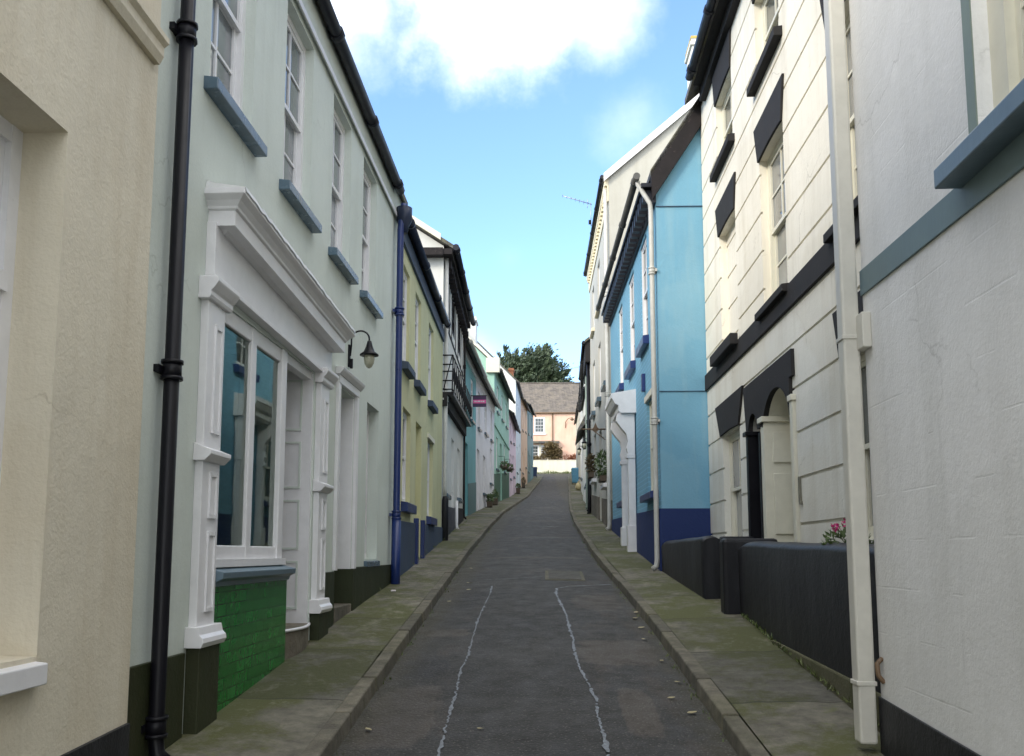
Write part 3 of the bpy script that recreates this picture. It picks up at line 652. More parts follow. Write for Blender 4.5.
for q in ([(a0, 1.6, d1), (a1, 1.6, d1), (a1, 3.25, d1), (a0, 3.25, d1)], [(a0, 1.6, d0), (a1, 1.6, d0), (a1, 1.6, d1), (a0, 1.6, d1)], [(a0, 3.25, d0), (a1, 3.25, d0), (a1, 3.25, d1), (a0, 3.25, d1)],
          [(a0, 1.6, d0), (a0, 3.25, d0), (a0, 3.25, d1), (a0, 1.6, d1)], [(a1, 1.6, d0), (a1, 3.25, d0), (a1, 3.25, d1), (a1, 1.6, d1)]): I.poly([F.P(*p) for p in q])
build('shop_interior', I, M['inside'], h)
T = MB(); T.fbox(F, 1.1, 2.72, .2, 1.45, 0, .035); build('stall_riser', T, M['tile'], h, label='bright green glazed brick tile panel', bev=.004)
pc = thing('framed_picture', 'blue framed picture leaning inside the shop window', 'picture', F.P(2.0, 1.61, -.45))
B = MB(); B.fbox(F, 1.62, 2.06, 1.62, 2.15, -.50, -.46); B2 = MB(); B2.fbox(F, 1.66, 2.02, 1.66, 2.11, -.46, -.452)
build('picture_frame', B, M['brown'], pc); build('picture_panel', B2, M['picblue'], pc)
bx_ = thing('display_box', 'brown box standing on the floor of the shop window', 'box', F.P(1.5, 1.61, -.3))
B = MB(); B.fbox(F, 1.36, 1.6, 1.62, 1.86, -.34, -.2); build('box_body', B, M['brown'], bx_, bev=.006); B = MB(); B.fbox(F, 1.35, 1.61, 1.86, 1.89, -.35, -.19); build('box_lid', B, M['brown'], bx_, bev=.004)
# pilasters
def pilaster(u0, u1, zb, zp):
    w0 = u0; p = MB(); p.fbox(F, u0, u1, zp + .1, 3.2, 0, .05)
    p.profile(F, [(0, zp), (.10, zp), (.115, zp + .03), (.11, zp + .055), (.09, zp + .075), (.08, zp + .12), (0, zp + .12)], u0 - .05, u1 + .05)
    p.profile(F, [(0, 3.19), (.07, 3.19), (.08, 3.21), (.08, 3.235), (.095, 3.25), (.12, 3.285), (.125, 3.295), (.125, 3.32), (0, 3.33)], u0 - .05, u1 + .05)
    p.profile(F, [(0, 2.2), (.07, 2.2), (.085, 2.215), (.11, 2.24), (.11, 2.265), (0, 2.31)], u0 - .03, u1 + .03)
    o = build('pilaster', p, M['white'], h, bev=.004)
    q = MB(); m = .045; u0 = u0 + (u1 - u0) * .22
    for c, d in ((zp + .2, 1.78), (1.86, 2.14), (2.38, 3.06)):
        for (a, b, e, f) in ((u0 + m, u0 + m + .018, c, d), (u1 - m - .018, u1 - m, c, d), (u0 + m + .025, u1 - m - .025, c, c + .025), (u0 + m + .025, u1 - m - .025, d - .025, d)):
            q.fbox(F, a, b, e, f, .05, .062)
    build('panel_moulding', q, M['white'], o)
    u0 = w0; k = MB(); k.fbox(F, u0 - .02, u1 + .02, zb, zp, 0, .085); build('pilaster_block', k, M['dgreen'], o, bev=.008)
pilaster(.86, 1.14, -.2, 1.1); pilaster(3.58, 3.88, .3, 1.12)
fb = MB(); fb.fbox(F, .90, 3.9, 3.36, 3.70, 0, .06, z0b=3.30, z1b=3.57); fb.fbox(F, .9, 3.9, 3.33, 3.36, 0, .075, z0b=3.27, z1b=3.30); fb.fbox(F, 1.0, 3.8, 3.2, 3.34, -.1, -.02); build('fascia', fb, M['white'], h, bev=.003)
cn = MB(); cn.profile_ret(F, [(.075, 3.66), (.10, 3.675), (.17, 3.68), (.17, 3.775), (.185, 3.785), (.19, 3.80), (.215, 3.83), (.24, 3.85), (.25, 3.86), (.25, 3.895), (.02, 3.93)], 1.09, 3.78, -.13)
co = build('cornice', cn, M['white'], h)
lf = MB(); rnd = random.Random(3); prev = None
for k in range(60):
    u = .86 + 3.16 * k / 59; j = rnd.uniform(-.006, .022); zz = -.13 * k / 59
    cur = (F.P(u, 3.872 + zz + j * .6, .258), F.P(u, 3.905 + j * .6 + zz, .25), F.P(u, 3.935 + j + zz, .05), F.P(u, 3.955 + j * 2 + zz, .004))
    if prev:
        for a in (0, 1, 2): lf.poly([prev[a], cur[a], cur[a + 1], prev[a + 1]])
    prev = cur
lf.poly([F.P(.842, 3.862, .256), F.P(.86, 3.905, .25), F.P(.86, 3.935, .05), F.P(.86, 3.955, .004), F.P(.842, 3.86, .0)])
build('lead_flashing', lf, M['lead'], co)
# lobby and shop door
lb = MB(); fu = 3.53
lb.fbox(F, fu - .03, fu, 1.02, 3.27, -.9, -.01)
lo = build('door_lobby', lb, M['white'], h)
lp = MB()
for c, d in ((1.16, 1.58), (1.68, 2.12), (2.22, 2.64), (2.74, 3.2)):
    for a, b in ((-.36, -.10), (-.78, -.48)):
        for (e, f, p, q) in ((a, b, c, c + .018), (a, b, d - .018, d), (a, a + .018, c + .018, d - .018), (b - .018, b, c + .018, d - .018)):
            lp.hexa([F.P(fu - .042, p, e), F.P(fu - .03, p, e), F.P(fu - .03, p, f), F.P(fu - .042, p, f), F.P(fu - .042, q, e), F.P(fu - .03, q, e), F.P(fu - .03, q, f), F.P(fu - .042, q, f)])
build('panel_moulding', lp, M['sage'], lo)  # darker sage on white panelling paints in the shaded panel lines
nw = MB(); nw.fbox(F, 2.66, 2.70, 1.02, 3.27, -.9, -.01); build('lobby_lining', nw, M['white'], lo)
door(h, F, 2.70, 3.5, 1.06, 3.1, .88, M['white'], 3, 2)
st = MB()
arc = [(2.68, -.88)] + [(2.68 + .85 * k / 10, .0 + .07 * math.sin(math.pi * k / 10)) for k in range(11)] + [(3.53, -.88)]
n = len(arc); i = len(st.v)
st.v += [F.P(u, .3, o) for u, o in arc] + [F.P(u, 1.04, o) for u, o in arc]
st.f.append(list(range(n))); st.f.append([n + k for k in range(n)]); st.sm += [False, False]
for k in range(n): st.f.append([k, (k + 1) % n, n + (k + 1) % n, n + k]); st.sm.append(False)
so = build('doorstep', st, M['step'], h)
ns = MB(); ns.tube([F.P(u, 1.035, o + .004) for u, o in arc[1:-1]], .014, 6); build('step_nosing', ns, M['white'], so)
# house door beside the shop
ar = MB(); ar.fbox(F, 4.33, 4.42, 1.48, 3.34, 0, .035); ar.fbox(F, 5.18, 5.27, 1.48, 3.34, 0, .035); ar.fbox(F, 4.33, 5.27, 3.34, 3.42, 0, .04)
ar.profile(F, [(0, 3.42), (.05, 3.42), (.08, 3.46), (.09, 3.49), (0, 3.5)], 4.29, 5.31); ar.fbox(F, 5.15, 5.18, 1.48, 3.32, -.42, -.005)
build('door_case', ar, M['white'], h, bev=.004)
dk = MB(); dk.fbox(F, 5.135, 5.18, .6, 1.482, -.42, .035); dk.fbox(F, 5.18, 5.29, .5, 1.485, -.0, .036); build('door_plinth', dk, M['dgreen'], h)
door(h, F, 4.42, 5.15, 1.12, 3.3, .42, M['white'], 3, 2); st = MB(); st.fbox(F, 4.4, 5.2, .4, 1.12, -.42, .02); build('doorstep', st, M['step'], h, bev=.01)
window(h, F, 5.86, 6.58, 1.58, 3.4, .2, M['white'], 1, 2, ('sillgrey', .09, .04, .03), 'glass')
pl = MB(); pl.fbox(F, 0.005, .78, z0, 1.08, 0, .025); build('plinth', pl, M['dgreen'], h, bev=.006); pl = MB(); pl.fbox(F, 3.9, 4.33, .2, 1.47, 0, .03); build('plinth', pl, M['dgreen'], h, bev=.006); pl = MB(); pl.fbox(F, 5.27, F.L, .2, 1.5, 0, .03); build('plinth', pl, M['dgreen'], h, bev=.006)
downpipe(F, .33, 6.4, .55, .068, .041, M['blackm'], h, (4.6, 2.64, .75))
# bracket lamp on the shop house
c = F.P(4.88, 3.72, 0); lt = thing('bracket_lamp', 'black swan neck wall lamp with clear globe beside the shop cornice', 'wall lamp', c)
b1 = MB(); b1.fbox(F, 4.82, 4.87, 3.60, 3.84, 0, .02); b1.fbox(F, 4.835, 4.855, 3.585, 3.69, .02, .05); build('wall_plate', b1, M['blackm'], lt, bev=.004)
b2 = MB(); pts = [F.P(4.845, 3.72, .02), F.P(4.845, 3.84, .03)] + [F.P(4.845, 3.90 + .09 * math.sin(math.pi * (1 - k / 12)), .125 + .095 * math.cos(math.pi * (1 - k / 12))) for k in range(13)] + [F.P(4.845, 3.86, .222)]
b2.tube(pts, .0095, 8); build('swan_neck', b2, M['blackm'], lt)
lc = F.P(4.845, 0, .222)
b3 = MB(); b3.lathe((lc.x, lc.y, 0), [(.012, 3.885), (.022, 3.875), (.036, 3.82), (.058, 3.765), (.098, 3.735), (.10, 3.722), (.05, 3.724)], 20); build('lamp_shade', b3, M['blackm'], lt)
b4 = MB(); b4.lathe((lc.x, lc.y, 0), [(.052, 3.724), (.058, 3.69), (.05, 3.64), (.03, 3.60), (.005, 3.585)], 16); build('lamp_globe', b4, M['globe'], lt)

# --- yellow house
F = Fac((-2.05, 12.4), (-2.16, 18.76)); h = house_root('yellow_house', 'pale yellow green house with navy sills and a bright blue drainpipe', F)
z0 = .4; U3 = [(-.0, 0)]; UWs = [(.35, 1.05), (1.75, 2.5), (3.7, 4.5)]
H = [(a, b, 4.42, 5.88, .12) for a, b in UWs] + [(.5, 1.35, 2.4, 3.78, .14), (2.0, 2.75, 1.6, 3.78, .22), (3.7, 4.6, 2.32, 3.72, .14)]
mb = MB(); wall_grid(mb, F, 0, F.L, z0, 6.4, H); body(mb, F, 0, F.L, z0, 6.4, 6.45, 6.4, 2.0); build('wall', mb, M['yellow'], h)
roof(F, 0, F.L, 6.42, 6.5, 6.4, 1.7, .12, M['slate'], h)
mb = MB(); mb.fbox(F, 0, F.L - .03, 6.12, 6.36, 0, .04); build('eaves_board', mb, M['slatenavy'], h)
gutter(F, -.05, F.L - .05, 6.40, 6.46, .12, .06, M['navyd'], h, 1.6)
for a, b in UWs: window(h, F, a, b, 4.42, 5.88, .12, M['white'], 2, 4, ('slatenavy', .13, .1, .07), 'glassd')
window(h, F, .5, 1.35, 2.4, 3.78, .14, M['white'], 2, 2, ('navyg', .16, .1, .1), 'glassd'); window(h, F, 3.7, 4.6, 2.32, 3.72, .14, M['white'], 1, 2, ('navyg', .16, .09, .1), 'glass')
mb = MB(); mb.fbox(F, 3.62, 4.68, 3.72, 3.80, 0, .03); build('window_hood', mb, M['creamg'], h)
door(h, F, 2.0, 2.75, 1.75, 3.75, .22, M['yellow'], 3, 2)
mb = MB(); mb.fbox(F, 0.003, 1.86, z0, 2.1, 0, .03, z1b=2.12); build('plinth', mb, M['slatenavy'], h, bev=.006); mb = MB(); mb.fbox(F, 2.9, F.L - .02, z0, 2.14, 0, .03, z1b=2.18); build('plinth', mb, M['slatenavy'], h, bev=.006)
mb = MB(); mb.fbox(F, 1.86, 2.0, z0, 2.2, 0, .07); mb.fbox(F, 2.75, 2.9, z0, 2.2, 0, .07); build('door_block', mb, M['navyg'], h, bev=.006)
dp = downpipe(F, -.55, 6.05, g(12.4) - .1, .08, .046, M['navyg'], h, (4.9, 2.15), swan=(.12, .32), shoe=False)
mb = MB(); mb.tube([F.P(-.55, 2.1, .08), F.P(-.55, .9, .08)], .062, 12); build('pipe_foot', mb, M['navyg'], dp)
hp = MB(); c = F.P(-.5, 6.2, .12); hp.lathe((c.x, c.y, 0), [(.05, 6.02), (.07, 6.12), (.11, 6.2), (.11, 6.38), (.09, 6.38)], 12); build('hopper', hp, M['navyd'], h)

# --- white three storey house with balcony
F = Fac((-2.16, 18.76), (-2.34, 25.6)); h = house_root('balcony_house', 'tall white house with black balcony, dark eaves and rounded doorway', F)
z0 = .9; G2 = [(.6, 1.5), (2.5, 3.4), (4.6, 5.5)]
H = [(a, b, 6.95, 7.85, .1) for a, b in G2] + [(a, b, 5.25, 6.45, .12) for a, b in ((.7, 1.5), (2.5, 3.4), (4.6, 5.5))] + [(.55, 1.35, 2.95, 4.35, .14), (2.55, 3.35, 2.2, 4.4, .22), (4.6, 5.45, 3.1, 4.4, .14)]
mb = MB(); wall_grid(mb, F, 0, F.L, z0, 8.25, H); body(mb, F, 0, F.L, z0, 8.25, 8.25, 7, 2.3); build('wall', mb, M['white_b'], h)
roof(F, 0, F.L, 8.25, 8.45, 7, 2.3, .26, M['slate'], h, e0=.18)
mb = MB(); tn = 2.3 / 3.5
mb.hexa([F.P(-.2, 8.25 + .05 * tn + .03, -.05), F.P(-.16, 8.25 + .05 * tn + .03, -.05), F.P(-.16, 8.25 + 3.5 * tn + .03, -3.5), F.P(-.2, 8.25 + 3.5 * tn + .03, -3.5),
         F.P(-.2, 8.25 + .05 * tn + .17, -.05), F.P(-.16, 8.25 + .05 * tn + .17, -.05), F.P(-.16, 8.25 + 3.5 * tn + .17, -3.5), F.P(-.2, 8.25 + 3.5 * tn + .17, -3.5)])
build('bargeboard', mb, M['creamg'], h)
mb = MB(); mb.fbox(F, -.2, F.L, 8.0, 8.12, 0, .2, z0b=8.15, z1b=8.25); mb.fbox(F, -.22, -.005, 7.98, 8.14, -.75, .0)
for k in range(18): mb.fbox(F, .15 + k * .37, .25 + k * .37, 7.8, 7.97, .0, .16)
build('eaves_cornice', mb, M['woodv'], h); gutter(F, -.2, F.L + .05, 8.15, 8.3, .28, .07, M['gutter'], h, 1.5)
for a, b in G2: window(h, F, a, b, 6.95, 7.85, .08, M['woodv'], 2, 2, None, 'glassd', fw=.11)
mb = MB()
for u in (.4, 1.62, 2.3, 3.52, 4.4, 5.62, 6.4): mb.fbox(F, u, u + .055, 6.72, 7.92, 0, .015)
mb.fbox(F, .3, 6.6, 6.66, 6.72, 0, .018); build('timber_frame', mb, M['woodv'], h)
for a, b in ((.7, 1.5), (2.5, 3.4), (4.6, 5.5)): window(h, F, a, b, 5.25, 6.45, .12, M['white'], 2, 2, None, 'glassd')
window(h, F, .55, 1.35, 2.95, 4.35, .14, M['white'], 2, 4, ('sillgrey', .12, .1, .08), 'glassd'); window(h, F, 4.6, 5.45, 3.1, 4.4, .14, M['white'], 2, 4, ('sillgrey', .12, .1, .08), 'glassd')
door(h, F, 2.55, 3.35, 2.3, 4.4, .2, M['white'], 3, 2)
mb = MB(); mb.fbox(F, .02, 6.8, 4.75, 5.05, 0, .10, z0b=4.98, z1b=5.32); bal = build('balcony', mb, M['blackg'], h)
rb = MB(); bz = lambda u: 5.05 + .27 * u / 6.8
for u in [.06 + .56 * k for k in range(13)]:
    rb.tube([F.P(u, bz(u), .2), F.P(u, bz(u) + .8, .22)], .014, 5)
    c = F.P(u + .28, bz(u) + .42, .22); rb.tube([c + Vector((0, .1 * math.cos(a), .15 * math.sin(a))) for a in [6.283 * k / 10 for k in range(11)]], .013, 4, False)
for dz in (.06, .8): rb.tube([F.P(.05, bz(0) + dz, .21), F.P(6.8, bz(6.8) + dz, .21)], .013, 5)
for dz in (.06, .25, .45, .6, .8): rb.tube([F.P(.05, bz(0) + dz, .0), F.P(.05, bz(0) + dz, .22)], .015, 5)
rb.tube([F.P(.05, bz(0) + .06, .02), F.P(.05, bz(0) + .8, .2)], .012, 5)
rb.fbox(F, .02, 6.8, 4.98, 5.05, .1, .24, z0b=5.25, z1b=5.32)
build('railing', rb, M['blackm'], bal)
mb = MB(); mb.fbox(F, .2, 3.6, z0, 2.65, 0, .03, z1b=2.75); build('plinth', mb, M['navyd'], h); mb = MB(); mb.fbox(F, 3.75, F.L - .03, z0, 2.78, 0, .03, z1b=2.9); build('plinth', mb, M['woodv'], h)
mb = MB(); c = F.P(.1, 0, .07); mb.lathe((c.x, c.y, 0), [(.07, 1.2), (.07, 2.75), (.055, 2.83), (.02, 2.86)], 12); build('corner_bollard', mb, M['blackp'], h)
downpipe(F, .1, 8.0, 2.9, .06, .045, M['greyp'], h, (6.6, 4.9), shoe=False); downpipe(F, 3.67, 2.95, 2.2, .06, .035, M['white'], h); downpipe(F, F.L - .08, 8.3, 2.6, .04, .03, M['woodv'], h, (7, 5.5))

# --- generic far house
def far_house(name, label, A, B, zb, ze, D, rise, wall, up, gf, doors, plinth=None, roofm='slate', ov=.22, ze1=None, gut='gutter', chim=None, sillm='sillgrey', e0=.08, e1=.0, doorm='white', frame='white', glass='glassd', eave_board=None, dep=.12):
    F = Fac(A, B); h = house_root(name, label, F); ze1 = ze1 or ze
    H = [(*w, dep) for w in up + gf] + [(a, b, c, d, .2) for a, b, c, d in doors]
    mb = MB(); wall_grid(mb, F, 0, F.L, zb, ze, H, top2=ze1); body(mb, F, 0, F.L, zb, ze, ze1, D, rise); build('wall', mb, M[wall], h)
    rf = roof(F, 0, F.L, ze, ze1, D, rise, ov, M[roofm], h, e0=e0, e1=e1)
    gutter(F, -e0, F.L + e1, ze - ov * rise / (D / 2) + .03, ze1 - ov * rise / (D / 2) + .03, ov + .04, .055, M[gut], h, 2.2)
    if eave_board: 
        mb = MB(); mb.fbox(F, 0, F.L, ze - .3, ze - .05, 0, .05, z0b=ze1 - .3, z1b=ze1 - .05); build('eaves_board', mb, M[eave_board], h)
    for w in up + gf: window(h, F, *w, dep, M[frame], 2, 4, (sillm, .1, .08, .06), glass)
    for d in doors: door(h, F, *d, .2, M[doorm], 3, 2)
    if plinth:
        mb = MB(); cuts = sorted([(0.01, 0.01)] + [(d[0] - .02, d[1] + .02) for d in doors] + [(F.L - .01, F.L - .01)])
        for (a, b), (c, d) in zip(cuts, cuts[1:]):
            if c - b > .05:
                mb.fbox(F, b, c, zb, g(F.y(b)) + plinth[1], 0, .02, z1b=g(F.y(c)) + plinth[1])
        build('plinth', mb, M[plinth[0]], h)
    if chim:
        for (x0, x1, y0, y1, za, zc, m, p) in chim: chimney(h, x0, x1, y0, y1, za, zc, M[m], p)
    return F, h
F4, h4 = far_house('teal_house', 'small teal painted house with teal plinth above the balcony house', (-2.47, 25.62), (-2.38, 30.9), 1.9, 7.95, 6, 2.2, 'teal', [(.7, 1.5, 6.02, 7.4), (3.4, 4.3, 6.02, 7.4)], [], [(1.6, 2.6, 2.85, 5.05)], ('tealbase', 1.1), ov=.3, gut='greyp', doorm='teal', eave_board='white', dep=.1)
F, h = far_house('white_terrace_house', 'white and lilac terraced house carrying the purple sign', (-2.38, 30.9), (-2.16, 38.3), 2.2, 7.95, 6, 2.2, 'lilac', [(.6, 1.4, 6.1, 7.4), (3.1, 4.1, 6.25, 7.5), (5.6, 6.4, 6.3, 7.5)], [(2.6, 3.5, 3.9, 5.3), (5.4, 6.3, 4.5, 5.9)], [(.4, 1.2, 3.15, 5.3)], None, ov=.26, gut='greyp', eave_board='white')
F, h = far_house('mint_house', 'mint green house with dark green plinth and white corner stone', (-2.16, 38.3), (-1.85, 46.4), 3.2, 9.75, 7, 3.4, 'green', [(1.2, 2.1, 7.95, 9.1), (3.6, 4.5, 7.95, 9.1), (6.0, 6.9, 7.95, 9.1)], [(.9, 1.8, 5.35, 6.75), (5.0, 5.9, 5.6, 6.9)], [(2.9, 3.8, 4.3, 6.7)], ('midgreen', 1.35), ov=.25, ze1=9.65, gut='slate', chim=[(-3.5, -3.05, 39.2, 40.2, 10.2, 12.15, 'white_b', 0)], doorm='greendoor', e0=.05)
mb = MB(); mb.fbox(F, 0, F.L, 7.12, 7.22, 0, .05, z0b=6.95, z1b=7.05); build('string_course', mb, M['green'], h)
mb = MB(); mb.fbox(F, -.14, .06, 9.4, 10.05, -.35, .24); build('kneeler_stone', mb, M['creamg'], h, bev=.02)
mb = MB(); tn = 3.4 / 3.5; mb.hexa([F.P(-.1, 9.9, -.1), F.P(.0, 9.9, -.1), F.P(.0, 9.9 + 3.4 * tn, -3.5), F.P(-.1, 9.9 + 3.4 * tn, -3.5), F.P(-.1, 10.02, -.1), F.P(.0, 10.02, -.1), F.P(0, 10.02 + 3.4 * tn, -3.5), F.P(-.1, 10.02 + 3.4 * tn, -3.5)]); build('verge_coping', mb, M['creamg'], h)
far_house('pink_cottage', 'low lilac pink cottage with curved dark roof edge beyond the mint house', (-1.85, 46.4), (-1.73, 54), 4.0, 9.0, 6, 2.2, 'pink', [(1.2, 2.0, 7.6, 8.6), (4.5, 5.3, 7.9, 8.8)], [(1.1, 1.9, 5.6, 6.9), (4.6, 5.5, 6.0, 7.2)], [(2.8, 3.7, 4.8, 7.0)], None, ov=.2, doorm='white')
far_house('white_gable_house', 'tall pale blue fronted house with bright white gable', (-1.73, 54), (-1.62, 61), 4.6, 12.1, 6, 3.0, 'paleblue', [(1, 2, 9.4, 10.9), (3.8, 4.8, 9.6, 11.1)], [(1, 2, 6.6, 8.2), (5, 6, 7.2, 8.8)], [(2.9, 3.8, 5.7, 8)], None, ov=.12, ze1=12.3, gut='slate', chim=[(-2.3, -2.0, 57.5, 58.2, 12.4, 13.6, 'terracotta', 0)])
mbx = MB()
far_house('peach_house', 'narrow peach rendered house high up the left row', (-1.58, 61), (-1.33, 69), 5.4, 12.2, 6, 2.2, 'peach', [(1, 2, 10.2, 11.6), (5, 6, 10.6, 12)], [(1, 2, 7.2, 8.6), (5.4, 6.4, 8, 9.4)], [(3, 3.9, 6.3, 8.6)], None, ov=.2, ze1=12.6)
far_house('aqua_house', 'aqua painted end house at the top of the left row', (-1.33, 69), (-1.0, 79), 6, 13.2, 6, 2.2, 'tealbase', [(1, 2, 11, 12.6), (6, 7, 11.4, 13)], [(1, 2, 8, 9.6), (6.6, 7.6, 9, 10.6)], [(3.6, 4.5, 7.3, 9.6)], None, ov=.2, ze1=13.8)
# white gable skin of the tall house: own paint
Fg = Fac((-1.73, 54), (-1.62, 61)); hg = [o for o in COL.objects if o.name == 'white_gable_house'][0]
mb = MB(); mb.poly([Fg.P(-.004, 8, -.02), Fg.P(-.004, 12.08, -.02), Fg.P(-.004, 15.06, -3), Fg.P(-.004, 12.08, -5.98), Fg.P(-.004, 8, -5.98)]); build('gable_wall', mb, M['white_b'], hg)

# projecting purple sign board
yS = 29.3; s = thing('sign_board', 'small purple and pink sign board projecting over the left pavement', 'sign', (-2.1, yS, 6.6))
mb = MB(); mb.box(-2.36, -1.92, yS - .02, yS + .02, 6.44, 6.80); build('board', mb, M['purple'], s, bev=.006)
mb = MB(); mb.box(-2.355, -1.925, yS - .026, yS - .02, 6.555, 6.675); build('stripe', mb, M['signpink'], s)
mb = MB()
for k, (a, b) in enumerate([(0, .05), (.07, .10), (.12, .19), (.21, .25), (.27, .33)]): mb.box(-2.31 + a, -2.31 + b, yS - .029, yS - .026, 6.60, 6.64)
build('lettering', mb, M['signwhite'], s)
mb = MB(); mb.box(-2.43, -1.9, yS - .015, yS + .015, 6.80, 6.83); build('bracket', mb, M['blackm'], s)

# planters on the mint house and flower boxes
def leafy(mb, c, rad, n, s, rnd, squash=(1, 1, 1), spike=None):
    for k in range(n):
        d = Vector((rnd.gauss(0, 1), rnd.gauss(0, 1), rnd.gauss(0, 1))).normalized(); r = rad * rnd.uniform(.45, 1.05) ** .7
        p = Vector(c) + Vector((d.x * r * squash[0], d.y * r * squash[1], d.z * r * squash[2]))
        a = (d + Vector((rnd.uniform(-.8, .8), rnd.uniform(-.8, .8), rnd.uniform(-.4, .9)))).normalized(); b = a.cross(Vector((rnd.uniform(-1, 1), rnd.uniform(-1, 1), rnd.uniform(-1, 1)))).normalized()
        l = s * rnd.uniform(.6, 1.4); w = l * rnd.uniform(.3, .5)
        mb.poly([p - a * l * .5, p + b * w * .5, p + a * l * .5, p - b * w * .5])
rnd = random.Random(11)
def basket(x, y, z, r, label, wallx, flower='magenta', cat='hanging basket'):
    t = thing('hanging_basket', label, cat, (x, y, z), None)
    mb = MB(); mb.lathe((x, y, z - r * .8), [(r * .25, 0), (r * .75, r * .35), (r * .85, r * .75)], 12); build('basket_bowl', mb, M['bark'], t)
    mb = MB(); leafy(mb, (x, y, z + r * .1), r, 160, r * .5, rnd); build('foliage', mb, M['leafg'], t, recalc=False)
    mb = MB(); leafy(mb, (x, y, z + r * .35), r * .8, 14, r * .3, rnd); build('flowers', mb, M[flower], t, recalc=False)
    mb = MB(); mb.tube([(wallx, y, z + r * 2.0), (x, y, z + r * 2.0), (x, y, z + r * .5)], .012, 5); build('basket_bracket', mb, M['blackm'], t)
basket(-1.82, 40.4, 5.55, .22, 'hanging basket left of the mint house door', -2.08); basket(-1.70, 43.6, 5.75, .22, 'hanging basket right of the mint house door', -1.97)
def planter(x, y, z, w, l, hgt, label, leaf='leafg'):
    t = thing('planter', label, 'planter', (x, y, z)); mb = MB(); mb.hexa([(x - w * .42, y - l * .45, z), (x + w * .42, y - l * .45, z), (x + w * .42, y + l * .45, z), (x - w * .42, y + l * .45, z), (x - w / 2, y - l / 2, z + hgt), (x + w / 2, y - l / 2, z + hgt), (x + w / 2, y + l / 2, z + hgt), (x - w / 2, y + l / 2, z + hgt)])
    build('trough', mb, M['bark'], t, bev=.01); mb = MB(); leafy(mb, (x, y, z + hgt + l * .2), l * .5, 170, .11, rnd, (w / l * 1.2, 1, .8)); build('foliage', mb, M[leaf], t, recalc=False)
planter(-2.02, 36.4, g(36.4) + .1, .25, .6, .25, 'dark trough planter on the pavement before the mint house'); planter(-2.1, 34.3, g(34.3) + .1, .22, .5, .2, 'smaller leafy trough by the white terraced house')
planter(-1.55, 52.3, g(52.3) + .1, .25, .5, .3, 'leafy pot outside the pink cottage'); planter(-1.42, 60.2, g(60.2) + .1, .25, .6, .35, 'bushy tub beside the tall pale blue house', 'hedge')

# ------------------------------------------------------------------ RIGHT ROW
# --- white house nearest on the right
F = Fac((1.64, -4), (1.81, 5.05)); h = house_root('white_house', 'white rendered house nearest on the right with blue sill and band', F)
z0 = -1.2; wd = (5.9, 7.58, 3.30, 4.95)
H = [(*wd, .14), (2.6, 4.2, 3.30, 4.95, .14)]
mb = MB(); wall_grid(mb, F, 0, F.L, z0, 7.2, H); body(mb, F, 0, F.L, z0, 7.2, 7.2, 6, 2.2, ins=0.0); build('wall', mb, M['white_a'], h)
roof(F, 0, F.L, 7.2, 7.2, 6, 2.2, .12, M['slate'], h); gutter(F, 0, F.L, 7.15, 7.15, .13, .055, M['gutter'], h)
for a in H:
    w = window(h, F, a[0], a[1], a[2], a[3], .14, M['creamg'], 3, 4, ('sillblue', .11, .12, .17), 'glassd', fw=.13)
    mb = MB()
    mb.fbox(F, a[1], a[1] + .075, a[2], a[3] + .075, 0, .006); mb.fbox(F, a[0] - .075, a[0], a[2], a[3] + .075, 0, .006); mb.fbox(F, a[0], a[1], a[3], a[3] + .075, 0, .006); build('window_surround', mb, M['surround'], h)
mb = MB(); mb.fbox(F, 0, F.L + .004, 2.91, 3.05, 0, .012, z0b=3.10, z1b=3.245); build('string_band', mb, M['bandblue'], h, bev=.003)
mb = MB(); mb.fbox(F, 0, F.L + .003, z0, .45, 0, .015, z1b=.88); build('plinth', mb, M['blackp'], h, bev=.004)
P = MB(); P.fbox(F, F.L - .02, F.L + .09, .63, 7.1, .03, .125); pb = MB()
pp = build('drainpipe', P, M['ivory'], h, bev=.014)
for zc in (2.86, 5.2, .95):
    pb = MB(); pb.fbox(F, F.L - .026, F.L + .096, zc - .012, zc + .012, .025, .131); build('pipe_bracket', pb, M['ivory'], pp, bev=.004)
pb = MB(); pb.fbox(F, F.L - .12, F.L - .0, 2.78, 2.98, .0, .05); build('wall_block', pb, M['ivory'], pp, bev=.006)
mb = MB(); mb.tube([F.P(F.L - .06, .96, 0), F.P(F.L - .06, 1.0, .03), F.P(F.L - .05, 1.06, .03), F.P(F.L - .05, 1.09, 0)], .014, 8); build('broken_fixing', mb, M['brown'], h, bev=.005)

# --- cream and black three storey house
F = Fac((2.38, 5.06), (2.42, 13.29)); h = house_root('rusticated_house', 'tall cream and white house with black lintels and grooved render', F)
z0 = -.3; gz = [1.92 + .433 * k for k in range(-3, 16)]
gh = .014
def groove(z):
    for q in gz:
        if abs(z - q) < gh: return -.022
    return 0.
ez = [q + s for q in gz for s in (-gh, gh) if q + gh < 8.3]
colA, colB, colC = (5.95, 7.0), (3.62, 4.62), (1.05, 2.12)
H = [(colA[0], colA[1], 6.92, 7.86, .16), (colB[0], colB[1], 6.92, 7.86, .16), (colC[0], colC[1], 6.92, 7.86, .16), (colA[0], colA[1], 4.28, 5.98, .1), (colB[0], colB[1], 4.28, 5.98, .16), (colC[0], colC[1], 4.28, 5.98, .16),
     (6.05, 7.15, 1.75, 3.22, .16), (3.62, 4.80, .95, 3.45, .36), (4.98, 5.44, .95, 3.30, .36), (.9, 2.12, 1.75, 3.19, .16)]
mb = MB(); wall_grid(mb, F, 0, F.L, z0, 8.45, H, groove, ez); body(mb, F, 0, F.L, z0, 8.45, 8.45, 7, 3.0, front_inset=.03)
